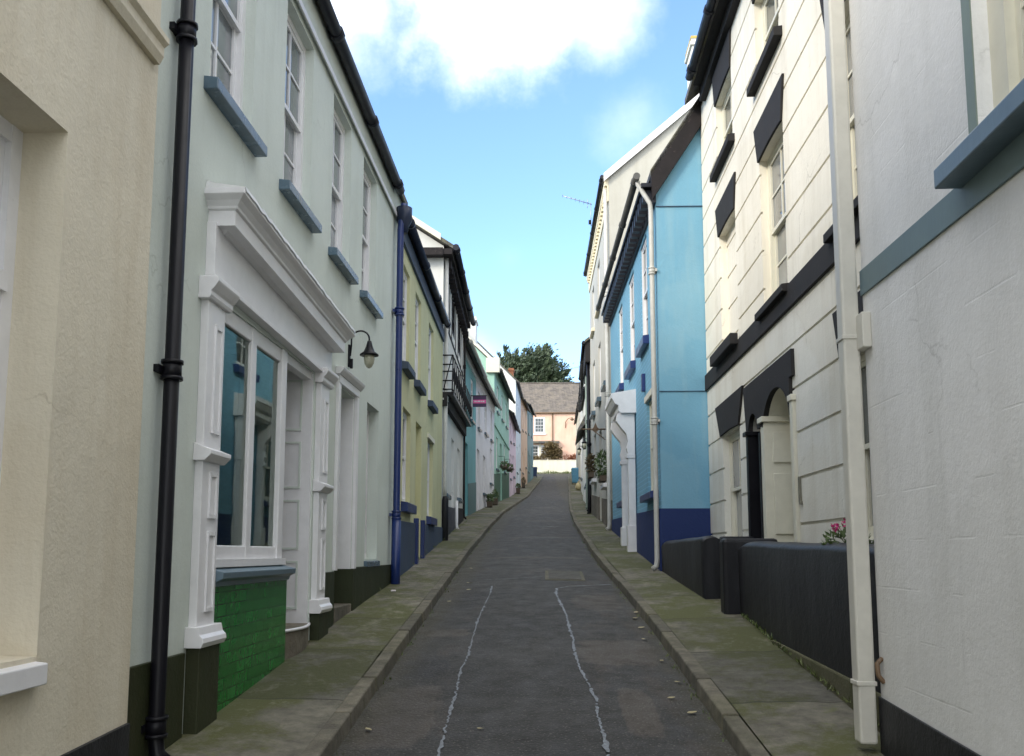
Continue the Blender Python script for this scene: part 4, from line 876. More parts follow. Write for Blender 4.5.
wb = MB(); wall_grid(wb, F, colA[0] - .0, colA[1], 4.28, 5.98, [], lambda z: -.1 + groove(z), [q for q in ez if 4.28 < q < 5.98])
mb.v_off = len(mb.v); mb.f += [[i + len(mb.v) for i in f] for f in wb.f]; mb.v += wb.v; mb.sm += wb.sm
build('wall', mb, M['rust'], h)
roof(F, 0, F.L - .1, 8.66, 8.66, 7, 3.0, .25, M['slate'], h)
mb = MB(); mb.fbox(F, 0, 7.75, 8.33, 8.64, .0, .09); mb.fbox(F, 0, 7.6, 8.5, 8.60, .09, .24); build('eaves_board', mb, M['blackg'], h)
gutter(F, -.1, 7.4, 8.52, 8.52, .29, .06, M['gutter'], h, 1.5)
for c in (colA, colB, colC): window(h, F, c[0], c[1], 6.92, 7.86, .16, M['creamg'], 2, 2, ('blackg', .12, .09, .12), 'glassd')
for c in (colB, colC): window(h, F, c[0], c[1], 4.28, 5.98, .16, M['creamg'], 2, 4, ('blackg', .10, .09, .08), 'glassw')
window(h, F, 6.05, 7.15, 1.75, 3.22, .16, M['creamg'], 2, 2, None, 'glassw'); window(h, F, .9, 2.12, 1.75, 3.19, .16, M['creamg'], 2, 2, None, 'glassd')
def lintel(a, b, zl, zt, fl=.13, ff=.026):
    mb = MB(); n = 8; lo = [(a + (b - a) * k / n, zl + .02 * math.sin(math.pi * k / n)) for k in range(n + 1)]
    pts = lo + [(b + fl, zt), (a - fl, zt)]
    mb.fprism(F, pts, .0, ff); build('lintel', mb, M['blackg'], h, bev=.004)
for c in (colA, colB, colC): lintel(c[0], c[1], 5.96, 6.39); lintel(c[0], c[1], 7.85, 8.32, .1)
lintel(6.03, 7.2, 3.22, 3.66, .3, .03); lintel(.9, 2.12, 3.19, 3.6, .12, .03)
mb = MB(); mb.fbox(F, 0, 8.22, 3.98, 4.22, 0, .035, z0b=4.04, z1b=4.27); build('string_band', mb, M['blackg'], h, bev=.006)
mb = MB(); mb.fbox(F, colA[0] - .1, colA[1] + .25, 4.2, 4.34, .03, .13); build('blind_window_sill', mb, M['blackg'], h, bev=.01)
# twin arched doorway surround
S = MB(); arcs = [((3.62 + 4.74) / 2, .56, 2.90), ((4.98 + 5.44) / 2, .23, 3.0)]
def zlow(u):
    z = 3.02 if u > 3.64 else 3.34
    for c, r, sp in arcs:
        if abs(u - c) < r: z = max(z if False else 0, sp + math.sqrt(r * r - (u - c) ** 2) * (.78 if r > .4 else 1))
    return z
uu = sorted({round(3.50 + 2.04 * k / 80, 4) for k in range(81)})
def ztop(u): return 3.60
for a, b in zip(uu, uu[1:]):
    za, zc = min(zlow(a), 3.57), min(zlow(b), 3.57); S.hexa([F.P(a, za, -.02), F.P(b, zc, -.02), F.P(b, zc, .035), F.P(a, za, .035), F.P(a, ztop(a), -.02), F.P(b, ztop(b), -.02), F.P(b, ztop(b), .035), F.P(a, ztop(a), .035)])
S.fprism(F, [(5.44, 3.02), (5.54, 3.02), (5.66, 3.60), (5.54, 3.60)], 0, .033)
ds = build('door_surround', S, M['blackg'], h)
for c, r, sp in arcs:      # vault under each arch
    V = MB(); k_ = .78 if r > .4 else 1; pr = None
    for k in range(21):
        a = math.pi * k / 20; q = (c + r * math.cos(a), sp + r * k_ * math.sin(a))
        if pr: V.poly([F.P(pr[0], pr[1] + .004, -.02), F.P(q[0], q[1] + .004, -.02), F.P(q[0], q[1] + .004, -.36), F.P(pr[0], pr[1] + .004, -.36)], True)
        pr = q
    build('arch_soffit', V, M['creamg'] if r > .4 else M['greyp'], ds)
mb = MB(); mb.fbox(F, 4.70, 4.84, .9, 3.06, -.36, .03); mb.fbox(F, 4.66, 4.87, 3.06, 3.12, -.36, .06)
for c, d in ((1.2, 1.75), (1.85, 2.5), (2.62, 2.95)): mb.hexa([F.P(4.672, c, -.28), F.P(4.70, c, -.28), F.P(4.70, c, -.06), F.P(4.672, c, -.06), F.P(4.672, d, -.28), F.P(4.70, d, -.28), F.P(4.70, d, -.06), F.P(4.672, d, -.06)])
mb.fbox(F, 3.52, 3.62, .9, 3.10, -.04, .035); mb.fbox(F, 3.50, 3.64, 3.10, 3.16, -.05, .05); build('door_case', mb, M['creamg'], h, bev=.005)
mb = MB(); mb.fbox(F, 5.40, 5.5, .9, 3.0, -.36, .05); mb.fbox(F, 5.37, 5.53, 3.0, 3.05, -.36, .08); mb.fbox(F, 4.92, 5.0, .9, 2.98, -.36, .02); build('black_door_case', mb, M['blackm'], h, bev=.006)
door(h, F, 3.64, 4.70, 1.1, 3.05, .36, M['creamg'], 3, 2); door(h, F, 5.0, 5.40, 1.15, 3.0, .36, M['blackm'], 3, 1)
fl = MB(); fl.poly([F.P(3.62, 2.8, -.345), F.P(4.76, 2.8, -.345), F.P(4.76, 3.45, -.345), F.P(3.62, 3.45, -.345)]); build('fanlight', fl, M['glassw'], h)
mb = MB(); mb.fbox(F, 3.42, 3.47, 2.12, 2.36, 0, .02); mb.fbox(F, 3.40, 3.44, 2.1, 2.13, 0, .025); build('bell_plate', mb, M['steel'], h, bev=.004)

# --- black front garden walls
def garden_wall(name, label, pts, zt, thick, zpaint, round_=.06):
    t = thing(name, label, 'garden wall', (pts[0][0], pts[0][1], g(pts[0][1])), 'black garden walls')
    W = MB(); Bm = MB()
    (xa, ya), (xb, yb) = pts; Fw = Fac((xa, ya), (xb, yb)); n = 16
    prof = [(-thick, zpaint[0]), (0, zpaint[0])]
    top = [(-thick / 2 + (thick / 2 + .01) * math.cos(a), math.sin(a) * round_) for a in [math.pi * k / 8 for k in range(9)]]
    rings = []
    for k in range(n + 1):
        u = Fw.L * k / n; zz = zt[0] + (zt[1] - zt[0]) * k / n + .012 * noise.noise(Vector((u * 1.3, xa, 0))); zp = zpaint[0] + (zpaint[1] - zpaint[0]) * k / n
        sink = .03 if k in (0, n) else 0
        rings.append([Fw.P(u, zp, 0)] + [Fw.P(u, zz - round_ - sink + z, o + .006 * noise.noise(Vector((u * 2, o * 3, 5)))) for o, z in top] + [Fw.P(u, zp, -thick)])
    i0 = len(W.v); m = len(rings[0])
    for r_ in rings: W.v += r_
    for k in range(n):
        for j in range(m - 1): W.f.append([i0 + k * m + j, i0 + k * m + j + 1, i0 + (k + 1) * m + j + 1, i0 + (k + 1) * m + j]); W.sm.append(True)
    W.f.append([i0 + j for j in range(m)]); W.f.append([i0 + n * m + j for j in reversed(range(m))]); W.sm += [False, False]
    build('wall', W, M['blackp'], t)
    Bm.fbox(Fw, .01, Fw.L - .01, g(ya) - .3, zpaint[0], -thick - .005, .012, z1b=zpaint[1]); build('wall_base', Bm, M['mossy'], t, bev=.015)
    return t, Fw
t, Fw = garden_wall('garden_wall', 'long black painted garden wall on a mossy base behind the ivory drainpipe', ((1.93, 5.22), (1.985, 9.35)), (1.70, 1.77), .24, (.84, .94))
mb = MB(); mb.box(1.83, 2.40, 9.38, 9.62, .7, 1.80); build('gate_pier', mb, M['blackp'], t, bev=.04)
t, Fw = garden_wall('garden_wall', 'short black garden wall running up to the blue house', ((1.82, 10.42), (1.70, 13.26)), (1.85, 1.83), .2, (1.0, 1.33))
mb = MB(); mb.box(2.02, 2.40, 10.44, 10.62, .9, 1.84); build('return_wall', mb, M['blackp'], t, bev=.03)
mb = MB(); mb.fbox(Fac((2.38, 5.06), (2.42, 13.29)), .02, 8.2, -.2, 1.5, 0.0, .018, z1b=1.78); mbp = build('plinth', mb, M['blackp'], h)
# geranium behind the near garden wall
gp = thing('geranium_plant', 'pink flowering geranium behind the black garden wall', 'plant', (2.2, 6.4, .8))
mb = MB(); mb.lathe((2.24, 6.4, .0), [(.12, .72), (.15, 1.48), (.17, 1.5), (.17, 1.55), (.13, 1.55)], 16); build('plant_pot', mb, M['terracotta'], gp)
mb = MB(); leafy(mb, (2.14, 6.45, 1.72), .24, 300, .05, rnd, (.7, 1.4, .5)); build('foliage', mb, M['leafg'], gp, recalc=False)
for c in ((2.045, 6.2, 1.85), (2.0, 6.3, 1.825)):
    mb = MB(); leafy(mb, c, .03, 45, .028, rnd); build('flower_head', mb, M['magenta'], gp, recalc=False)

# --- sky blue house
F = Fac((1.71, 13.29), (1.62, 21.6)); h = house_root('blue_house', 'sky blue house with navy base, white porch hood and slate verge', F)
z0 = .5; UPs = [(1.15, 2.05), (3.1, 4.05), (5.3, 6.2)]
H = [(a, b, 5.18, 6.92, .1) for a, b in UPs] + [(.35, 1.5, 2.6, 4.12, .12), (4.75, 5.75, 2.72, 4.15, .12), (3.35, 4.2, 1.85, 4.1, .2)]
mb = MB(); wall_grid(mb, F, 0, F.L, z0, 7.15, H, top2=7.35); build('wall', mb, M['bluebrick'], h)
mb = MB(); body(mb, F, 0, F.L, z0, 7.22, 7.45, 6, 4.6, ins=.004, front_inset=0); build('gable_wall', mb, M['blue'], h)
roof(F, 0, F.L, 7.45, 7.68, 6, 4.6, .08, M['slate'], h, e0=.1, t=.1)
mb = MB(); tn = 4.6 / 3
mb.hexa([F.P(-.1, 7.00, .05), F.P(.0, 7.00, .05), F.P(.0, 7.00 + 3.05 * tn, -3), F.P(-.1, 7.00 + 3.05 * tn, -3), F.P(-.1, 7.42, .08), F.P(.0, 7.42, .08), F.P(.0, 7.42 + 3.05 * tn, -3), F.P(-.1, 7.42 + 3.05 * tn, -3)])
build('slate_verge', mb, M['woodv'], h)
mb = MB(); mb.fbox(F, -.05, F.L, 6.95, 7.2, 0, .05, z0b=7.15, z1b=7.42); mb.fbox(F, -.05, F.L, 7.2, 7.26, .0, .22, z0b=7.42, z1b=7.48)
for k in range(30):
    u = .05 + k * .275; z = 7.0 + .2 * u / F.L; mb.fbox(F, u, u + .11, z, z + .19, .05, .19)
build('eaves_cornice', mb, M['gutter'], h); gutter(F, -.08, F.L + .1, 7.36, 7.62, .29, .055, M['gutterg'], h, 1.7)
for a, b in UPs: window(h, F, a, b, 5.18, 6.92, .1, M['white'], 2, 4, ('navyg', .16, .1, .1), 'glassd')
window(h, F, .35, 1.5, 2.6, 4.12, .12, M['creamg'], 1, 2, ('navyg', .13, .13, .12), 'glassd'); window(h, F, 4.75, 5.75, 2.72, 4.15, .12, M['creamg'], 2, 2, ('navyg', .13, .13, .12), 'glassd')
mb = MB(); mb.fbox(F, .25, 1.6, 4.12, 4.22, 0, .03); build('window_hood', mb, M['creamg'], h)
door(h, F, 3.35, 4.2, 1.9, 4.1, .2, M['white'], 3, 2)
mb = MB(); mb.fbox(F, .003, 3.05, z0, 2.3, 0, .03, z1b=2.36); build('plinth', mb, M['navy'], h, bev=.006); mb = MB(); mb.fbox(F, 4.6, F.L, z0, 2.38, 0, .03, z1b=2.44); build('plinth', mb, M['navy'], h, bev=.006)
mb = MB(); mb.poly([F.P(-.012, z0, .03), F.P(-.012, 2.3, .03), F.P(-.012, 2.3, -.95), F.P(-.012, z0, -.95)]); mb.poly([F.P(-.012, 2.3, .03), F.P(.004, 2.3, .03), F.P(.004, 2.3, -.95), F.P(-.012, 2.3, -.95)]); build('gable_plinth', mb, M['navy'], h)
mb = MB(); mb.fbox(F, -.016, .006, 6.898, 6.906, -.95, 0); mb.fbox(F, -.012, .006, 4.04, 4.047, -.95, 0); build('gable_cable', mb, M['slatenavy'], h)
# porch
ph = MB(); ph.profile(F, [(0, 4.20), (.28, 4.20), (.32, 4.24), (.32, 4.34), (.38, 4.37), (.43, 4.46), (.45, 4.48), (.45, 4.56), (0, 4.64)], 3.05, 4.55); po = build('porch_hood', ph, M['white'], h)
for ua in (3.12, 4.32):
    c = MB(); c.fbox(F, ua, ua + .16, z0 + .6, 3.45, .02, .15); c.fbox(F, ua - .03, ua + .19, z0 + .6, 2.15, .02, .18); c.fbox(F, ua - .02, ua + .18, 3.37, 3.45, .02, .18)
    build('porch_column', c, M['white'], po, bev=.008)
    sc_ = MB(); pts = [(.02, 3.45), (.15, 3.45), (.18, 3.56), (.15, 3.68), (.18, 3.82), (.28, 3.94), (.36, 4.06), (.34, 4.20), (.02, 4.20)]; i = len(sc_.v); n = len(pts)
    sc_.v += [F.P(ua, z, o) for o, z in pts] + [F.P(ua + .16, z, o) for o, z in pts]; sc_.f += [list(range(n)), [n + k for k in reversed(range(n))]]; sc_.sm += [False, False]
    for k in range(n): sc_.f.append([k, (k + 1) % n, n + (k + 1) % n, n + k]); sc_.sm.append(False)
    build('scroll_bracket', sc_, M['white'], po, bev=.01)
downpipe(F, .04, 6.85, g(13.3) + .1, .07, .038, M['greyp'], h, (5.9, 3.6), swan=(.26, .42))
mb = MB(); mb.fbox(F, 1.62, 1.74, 4.34, 4.64, 0, .06); build('alarm_box', mb, M['navyg'], h, bev=.01)

# --- tall grey cream house
F = Fac((1.62, 21.6), (1.54, 29.6)); h = house_root('tall_grey_house', 'tall grey cream three storey house with white verge and dentil eaves', F)
z0 = 1.2; cols = [(.9, 1.8), (3.3, 4.2), (5.8, 6.7)]
H = [(a, b, 8.6, 10.0, .12) for a, b in cols] + [(a, b, 6.0, 7.6, .12) for a, b in cols] + [(.9, 1.8, 3.4, 5.1, .14), (5.6, 6.6, 3.9, 5.3, .14), (3.3, 4.2, 2.6, 5.1, .2)]
mb = MB(); wall_grid(mb, F, 0, F.L, z0, 10.95, H); body(mb, F, 0, F.L, z0, 10.95, 10.95, 6.4, 2.75, ins=.006); build('wall', mb, M['grey'], h)
rf = roof(F, 0, F.L, 11.0, 11.0, 6.4, 2.75, .14, M['slate'], h, e0=.06)
mb = MB(); tn = 2.75 / 3.2; mb.hexa([F.P(-.09, 10.83, .12), F.P(-.05, 10.83, .12), F.P(-.05, 10.83 + 3.32 * tn, -3.2), F.P(-.09, 10.83 + 3.32 * tn, -3.2), F.P(-.09, 11.04, .12), F.P(-.05, 11.04, .12), F.P(-.05, 11.04 + 3.32 * tn, -3.2), F.P(-.09, 11.04 + 3.32 * tn, -3.2)]); build('bargeboard', mb, M['white'], h)
mb = MB(); mb.fbox(F, 0, F.L, 10.35, 10.95, 0, .03); mb.fbox(F, 0, F.L, 10.75, 10.92, .03, .1)
for k in range(26): mb.fbox(F, .1 + k * .3, .24 + k * .3, 10.6, 10.75, .03, .09)
build('eaves_cornice', mb, M['creamtop'], h); gutter(F, 0, F.L, 10.98, 10.98, .16, .05, M['gutter'], h, 2)
for a, b in cols: window(h, F, a, b, 8.6, 10.0, .12, M['white'], 2, 4, ('creamtop', .12, .1, .08), 'glassd'); window(h, F, a, b, 6.0, 7.6, .12, M['white'], 2, 4, ('sillgrey', .14, .12, .08), 'glassd')
window(h, F, .9, 1.8, 3.4, 5.1, .14, M['white'], 2, 4, ('white', .12, .16, .1), 'glassd'); window(h, F, 5.6, 6.6, 3.9, 5.3, .14, M['white'], 2, 4, ('white', .12, .14, .1), 'glassd')
door(h, F, 3.3, 4.2, 2.7, 5.1, .2, M['surround'], 3, 2); downpipe(F, .12, 10.7, g(21.6) + .1, .07, .05, M['greyp'], h, (8, 5.5)); downpipe(F, F.L - .15, 6.6, g(29) + .1, .08, .05, M['blackm'], h, (5.2,))
mb = MB(); mb.fbox(F, 0, 3.2, z0, 2.9, 0, .03, z1b=3.15); mb.fbox(F, 4.3, F.L, z0, 3.25, 0, .03, z1b=3.55); build('plinth', mb, M['step'], h)
chimney(h, 3.78, 4.7, 21.65, 22.5, 12.4, 14.62, M['white_b'], 0); mb = MB(); mb.box(3.75, 4.73, 21.62, 22.53, 14.62, 14.69); build('chimney_cap', mb, M['lichen'], h)
for (u, z, l, lab, m) in ((1.3, 3.45, .42, 'large dark leafy window plant on the tall grey house sill', 'leafg'), (6.1, 3.95, .34, 'smaller dark plant on the farther sill of the tall grey house', 'hedge')):
    c = F.P(u, z, .16); t = thing('window_plant', lab, 'plant', c); mb = MB(); mb.fbox(F, u - .35, u + .35, z, z + .14, .06, .22); build('window_box', mb, M['bark'], t); mb = MB(); leafy(mb, F.P(u, z + .42, .14), l, 260, .12, rnd, (.45, 1, 1)); build('foliage', mb, M[m], t, recalc=False)
c = F.P(1.9, 4.9, 0); t = thing('hanging_sign', 'brown hanging sign bracket projecting from the tall grey house', 'sign', c)
mb = MB(); mb.tube([F.P(1.9, 4.88, 0), F.P(1.9, 4.88, .62)], .022, 6); mb.tube([F.P(1.9, 4.6, 0), F.P(1.9, 4.87, .35)], .014, 6); build('pole', mb, M['brown'], t)
mb = MB(); q = [F.P(1.9, 4.88 + dz, .26 + do) for do, dz in ((-.10, 0), (-.05, .05), (0, .17), (.05, .05), (.10, 0), (.04, -.06), (0, -.11), (-.04, -.06))]; mb.poly([p + Vector((0, -.015, 0)) for p in q]); mb.poly([p + Vector((0, .015, 0)) for p in q])
for a in range(8): mb.poly([q[a] + Vector((0, -.015, 0)), q[(a + 1) % 8] + Vector((0, -.015, 0)), q[(a + 1) % 8] + Vector((0, .015, 0)), q[a] + Vector((0, .015, 0))])
build('sign_ornament', mb, M['brown'], t)
def aerial(label, base, ztop, tip, nel):
    t = thing('tv_aerial', label, 'aerial', base); x, y, z = base
    mb = MB(); mb.tube([(x, y, z), (x, y, ztop + .05)], .012, 6); build('mast', mb, M['alu'], t)
    mb = MB(); mb.tube([(x + .03, y, ztop), tip], .011, 6)
    build('boom', mb, M['alu'], t); mb = MB(); d = Vector(tip) - Vector((x, y, ztop))
    for k in range(nel):
        p = Vector((x, y, ztop)) + d * (.1 + .9 * k / (nel - 1)); l = .16 - .08 * k / nel; mb.tube([p - Vector((.0, l, 0)), p + Vector((0, l, 0))], .006, 5)
    p = Vector((x, y, ztop)) + d * .1
    for s_ in (-1, 1): mb.tube([p, p + Vector((-.02, 0, s_ * .13))], .008, 5)
    build('elements', mb, M['alu'], t); mb = MB(); mb.box(x - .07, x + .0, y - .03, y + .03, z + .05, z + .17); build('amplifier_box', mb, M['blackm'], t, bev=.008)
aerial('tv aerial on the eaves of the tall grey house, boom pointing left', (1.36, 25.0, 10.98), 11.62, (.55, 24.9, 11.85), 7)
aerial('thin tv aerial above the roofs farther along the right row', (1.62, 40, 8.6), 10.0, (1.2, 40, 9.93), 5)

# --- further houses on the right
FR, hr = far_house('narrow_house', 'narrow house with a dark overhanging eave beyond the tall grey house', (1.54, 29.6), (1.66, 36), 2, 8.75, 6, 2.2, 'white_b', [(1.2, 2, 6.6, 7.9), (4, 4.8, 6.7, 8)], [(1.2, 2, 4, 5.4), (4.4, 5.2, 4.3, 5.6)], [(2.7, 3.5, 3.2, 5.4)], ('surround', 1.0), ov=.18, gut='gutter', doorm='surround', eave_board='blackg')
mb = MB(); mb.fbox(FR, -.02, 2.6, 8.0, 8.68, 0, .17); build('dark_fascia', mb, M['blackg'], hr)
downpipe(FR, .25, 8, 3.0, .07, .06, M['blackm'], hr, (6,)); downpipe(FR, 2.3, 8, 3.2, .07, .05, M['surround'], hr, (6,)); mb = MB(); mb.fbox(FR, .35, 1.05, 3, 7.6, 0, .02); build('green_board', mb, M['surround'], hr)
FR, hr = far_house('low_white_house', 'low white house with a dark sloping hood above its door', (1.70, 36), (1.78, 42), 2.8, 8.3, 6, 2.0, 'white_b', [(1, 1.8, 6.3, 7.6), (4, 4.8, 6.5, 7.8)], [(1, 1.8, 4.4, 5.6)], [(3.4, 4.3, 3.8, 6)], None, ov=.08)
mb = MB(); mb.hexa([FR.P(.4, 6.9, .02), FR.P(5.2, 6.9, .02), FR.P(5.2, 6.55, .36), FR.P(.4, 6.55, .36), FR.P(.4, 7.3, .02), FR.P(5.2, 7.3, .02), FR.P(5.2, 6.65, .36), FR.P(.4, 6.65, .36)]); build('door_hood', mb, M['slate'], hr)
FR, hr = far_house('tall_white_house', 'tall white house standing above its neighbours near the top of the right row', (1.9, 42.2), (2.32, 58), 3.4, 10.0, 6, 2.4, 'white_b', [(1.5, 2.5, 8, 9.4), (6, 7, 8.3, 9.6), (11, 12, 8.6, 9.8)], [(1.5, 2.5, 5, 6.6), (8, 9, 5.8, 7.2), (12, 13, 6.2, 7.6)], [(4, 4.9, 4.3, 6.7)], None, ov=.1, ze1=11)
FR, hr = far_house('lemon_house', 'pale lemon house at the top right facing the pink house', (2.32, 58), (2.78, 79), 5.5, 11.4, 6, 2.2, 'lemon', [(3, 4, 9.4, 10.8), (14, 15, 10.6, 12)], [(3, 4, 6.8, 8.4), (10, 11, 7.6, 9.2), (16, 17, 8.4, 10)], [(6.5, 7.5, 6.3, 8.6)], None, ov=.1, ze1=13)
for (x, y, z, lab) in ((1.48, 38.2, 5.95, 'black wall lantern under the dark hood of the low white house'), (1.38, 31.0, 5.35, 'black wall lantern on the narrow house')):
    t = thing('wall_lantern', lab, 'wall lamp', (x, y, z)); mb = MB(); mb.tube([(x + .22, y, z + .2), (x, y, z + .24), (x, y, z + .16)], .014, 6); build('lantern_arm', mb, M['blackm'], t)
    mb = MB(); mb.lathe((x, y, z), [(.05, -.14), (.05, -.12), (.085, .08), (.1, .1), (.03, .16)], 6); build('lantern_body', mb, M['blackm'], t); mb = MB(); mb.lathe((x, y, z), [(.055, -.11), (.082, .06)], 6); build('lantern_glass', mb, M['globe'], t)

# bins and sack
def bin_(x, y, label, mat, w=.5, hh=1.05):
    z = g(y) + .1; t = thing('wheelie_bin', label, 'bin', (x, y, z)); mb = MB(); a, b = w * .4, w * .5
    mb.hexa([(x - a, y - a, z + .08), (x + a, y - a, z + .08), (x + a, y + a, z + .08), (x - a, y + a, z + .08), (x - b, y - b, z + hh * .9), (x + b, y - b, z + hh * .9), (x + b, y + b, z + hh * .9), (x - b, y + b, z + hh * .9)]); build('bin_body', mb, M[mat], t, bev=.03)
    mb = MB(); mb.hexa([(x - b - .02, y - b - .02, z + hh * .9), (x + b + .02, y - b - .02, z + hh * .9), (x + b + .02, y + b + .04, z + hh * .9), (x - b - .02, y + b + .04, z + hh * .9), (x - b + .04, y - b + .04, z + hh), (x + b - .04, y - b + .04, z + hh), (x + b - .04, y + b, z + hh * 1.02), (x - b + .04, y + b, z + hh * 1.02)]); build('bin_lid', mb, M[mat], t, bev=.02)
    for s_ in (-1, 1):
        mb = MB(); mb.tube([(x + s_ * a * .9, y + a * .9, z + .1), (x + s_ * (a * .9 + .05), y + a * .9, z + .1)], .1, 12); build('wheel', mb, M['blackm'], t)
bin_(2.33, 66.8, 'light blue bin on the right pavement near the top of the lane', 'bluebin', .7, 1.2); bin_(-.95, 79.2, 'dark navy bin at the top of the left pavement', 'navybin', .6, .9)
x, y = 2.12, 56.6; t = MB(); pr = []
t.lathe((x, y, g(y) + .09), [(.13, 0), (.19, .1), (.2, .25), (.15, .4), (.06, .47), (.04, .5), (.08, .55)], 12); o = tag(build('recycling_sack', t, M['sack']), 'pale yellow tied sack on the right pavement below the blue bin', 'sack')

# ------------------------------------------------------------------ END OF THE LANE
# low white wall with weeds
Fz = Fac((-6, 87), (7, 87)); Fz.n = Vector((0, -1))
t = thing('boundary_wall', 'low cream white wall across the top of the lane', 'wall', (0, 87, g(87)))
mb = MB(); mb.fbox(Fz, 0, 13, 8.8, 10.55, -.25, 0); build('wall', mb, M['lemon'], t, bev=.03); mb = MB(); mb.fbox(Fz, 0, 13, 10.55, 10.62, -.28, .03); build('coping', mb, M['lemon'], t, bev=.02)
mb = MB(); rnd2 = random.Random(2)
for k in range(500):
    x = rnd2.uniform(-3, 5); p = Vector((x, 86.7 + rnd2.uniform(-.15, .2), g(86.7) + .0)); hh = rnd2.uniform(.05, .3) * (1 + .8 * noise.noise(Vector((x, 0, 0)))); d = Vector((rnd2.uniform(-.1, .1), rnd2.uniform(-.1, .1), hh)); mb.poly([p - Vector((.04, 0, 0)), p + Vector((.04, 0, 0)), p + d])
o = build('grass', mb, M['grass'], recalc=False); o['kind'] = 'stuff'
# pink house
F = Fac((-5.5, 91), (5.2, 91)); F.n = Vector((0, -1)); h = thing('pink_house', 'salmon pink house with an old slate roof facing down the lane', 'house', (0, 93, 9.6))
H = [(4.42, 5.55, 13.75, 15.45, .12), (4.1, 4.95, 11.0, 12.6, .12), (1.2, 2.3, 13.75, 15.45, .12), (5.15, 5.8, 11.0, 12.6, .12)]
mb = MB(); wall_grid(mb, F, 0, F.L, 9, 15.95, H); body(mb, F, 0, F.L, 9, 15.95, 15.95, 7, 3.55); build('wall', mb, M['salmon'], h)
roof(F, 0, F.L, 15.95, 15.95, 7, 3.55, .18, M['oldslate'], h, e0=.15, e1=.15); gutter(F, 0, F.L, 15.85, 15.85, .2, .07, M['brown'], h, 2)
for a in H: window(h, F, *a[:4], .12, M['white'], 3, 4, ('white', .14, .1, .12), 'glass', fw=.12)
mb = MB(); mb.fbox(F, 3.6, 4.1, 10, 12.7, 0, .03); mb.fbox(F, 4.95, 5.15, 10, 12.7, 0, .03); mb.fbox(F, 5.8, 6.6, 10, 12.7, 0, .03); build('bay_front', mb, M['creamg'], h)
mb = MB(); mb.hexa([F.P(3.3, 12.75, 0), F.P(7.0, 12.75, 0), F.P(7.0, 12.7, .5), F.P(3.3, 12.7, .5), F.P(3.3, 13.0, 0), F.P(7.0, 13.0, 0), F.P(7.0, 12.82, .5), F.P(3.3, 12.82, .5)]); build('lean_to_roof', mb, M['slate'], h)
downpipe(F, 6.32, 15.8, 13.0, .08, .055, M['brown'], h, (), shoe=False)
t = thing('bracket_lamp', 'curved bracket lamp on the pink house wall', 'wall lamp', F.P(8.1, 15, 0)); mb = MB(); mb.tube([F.P(7.65, 14.3, .02), F.P(7.65, 14.9, .1), F.P(7.9, 15.2, .5), F.P(8.3, 15.25, .9)], .035, 6); build('lamp_arm', mb, M['brown'], t); mb = MB(); c = F.P(8.3, 15.05, .9); mb.lathe(c, [(.1, -.12), (.22, .0), (.1, .15), (.03, .22)], 10); build('lamp_head', mb, M['brown'], t)
def shrub(label, c, rad, sq, n, mat, s):
    t = thing('shrub', label, 'shrub', (c[0], c[1], g(c[1]))); mb = MB()
    for k in range(9):
        d = Vector((rnd.uniform(-1, 1) * sq[0], rnd.uniform(-.6, .6) * sq[1], rnd.uniform(-.8, .7) * sq[2])) * rad * .6
        leafy(mb, Vector(c) + d, rad * .55, n // 9, s, rnd, (sq[0], sq[1], sq[2]))
    build('foliage', mb, M[mat], t, recalc=False)
    mb = MB(); mb.tube([(c[0], c[1], g(c[1]) - .1), (c[0], c[1], c[2])], [.1, .04], 6); build('stem', mb, M['bark'], t)
shrub('brown domed climbing shrub against the pink house', (.75, 90.0, 11.6), 1.2, (.8, .5, 1.1), 1800, 'hedge', .28)
shrub('low brown hedge behind the white wall below the bay window', (-1.0, 88.9, 10.8), .95, (1.5, .5, .62), 1200, 'hedge', .22); shrub('reddish shrub at the right foot of the pink house', (2.8, 89.8, 10.9), .8, (1.2, .5, .8), 800, 'redplant', .24)

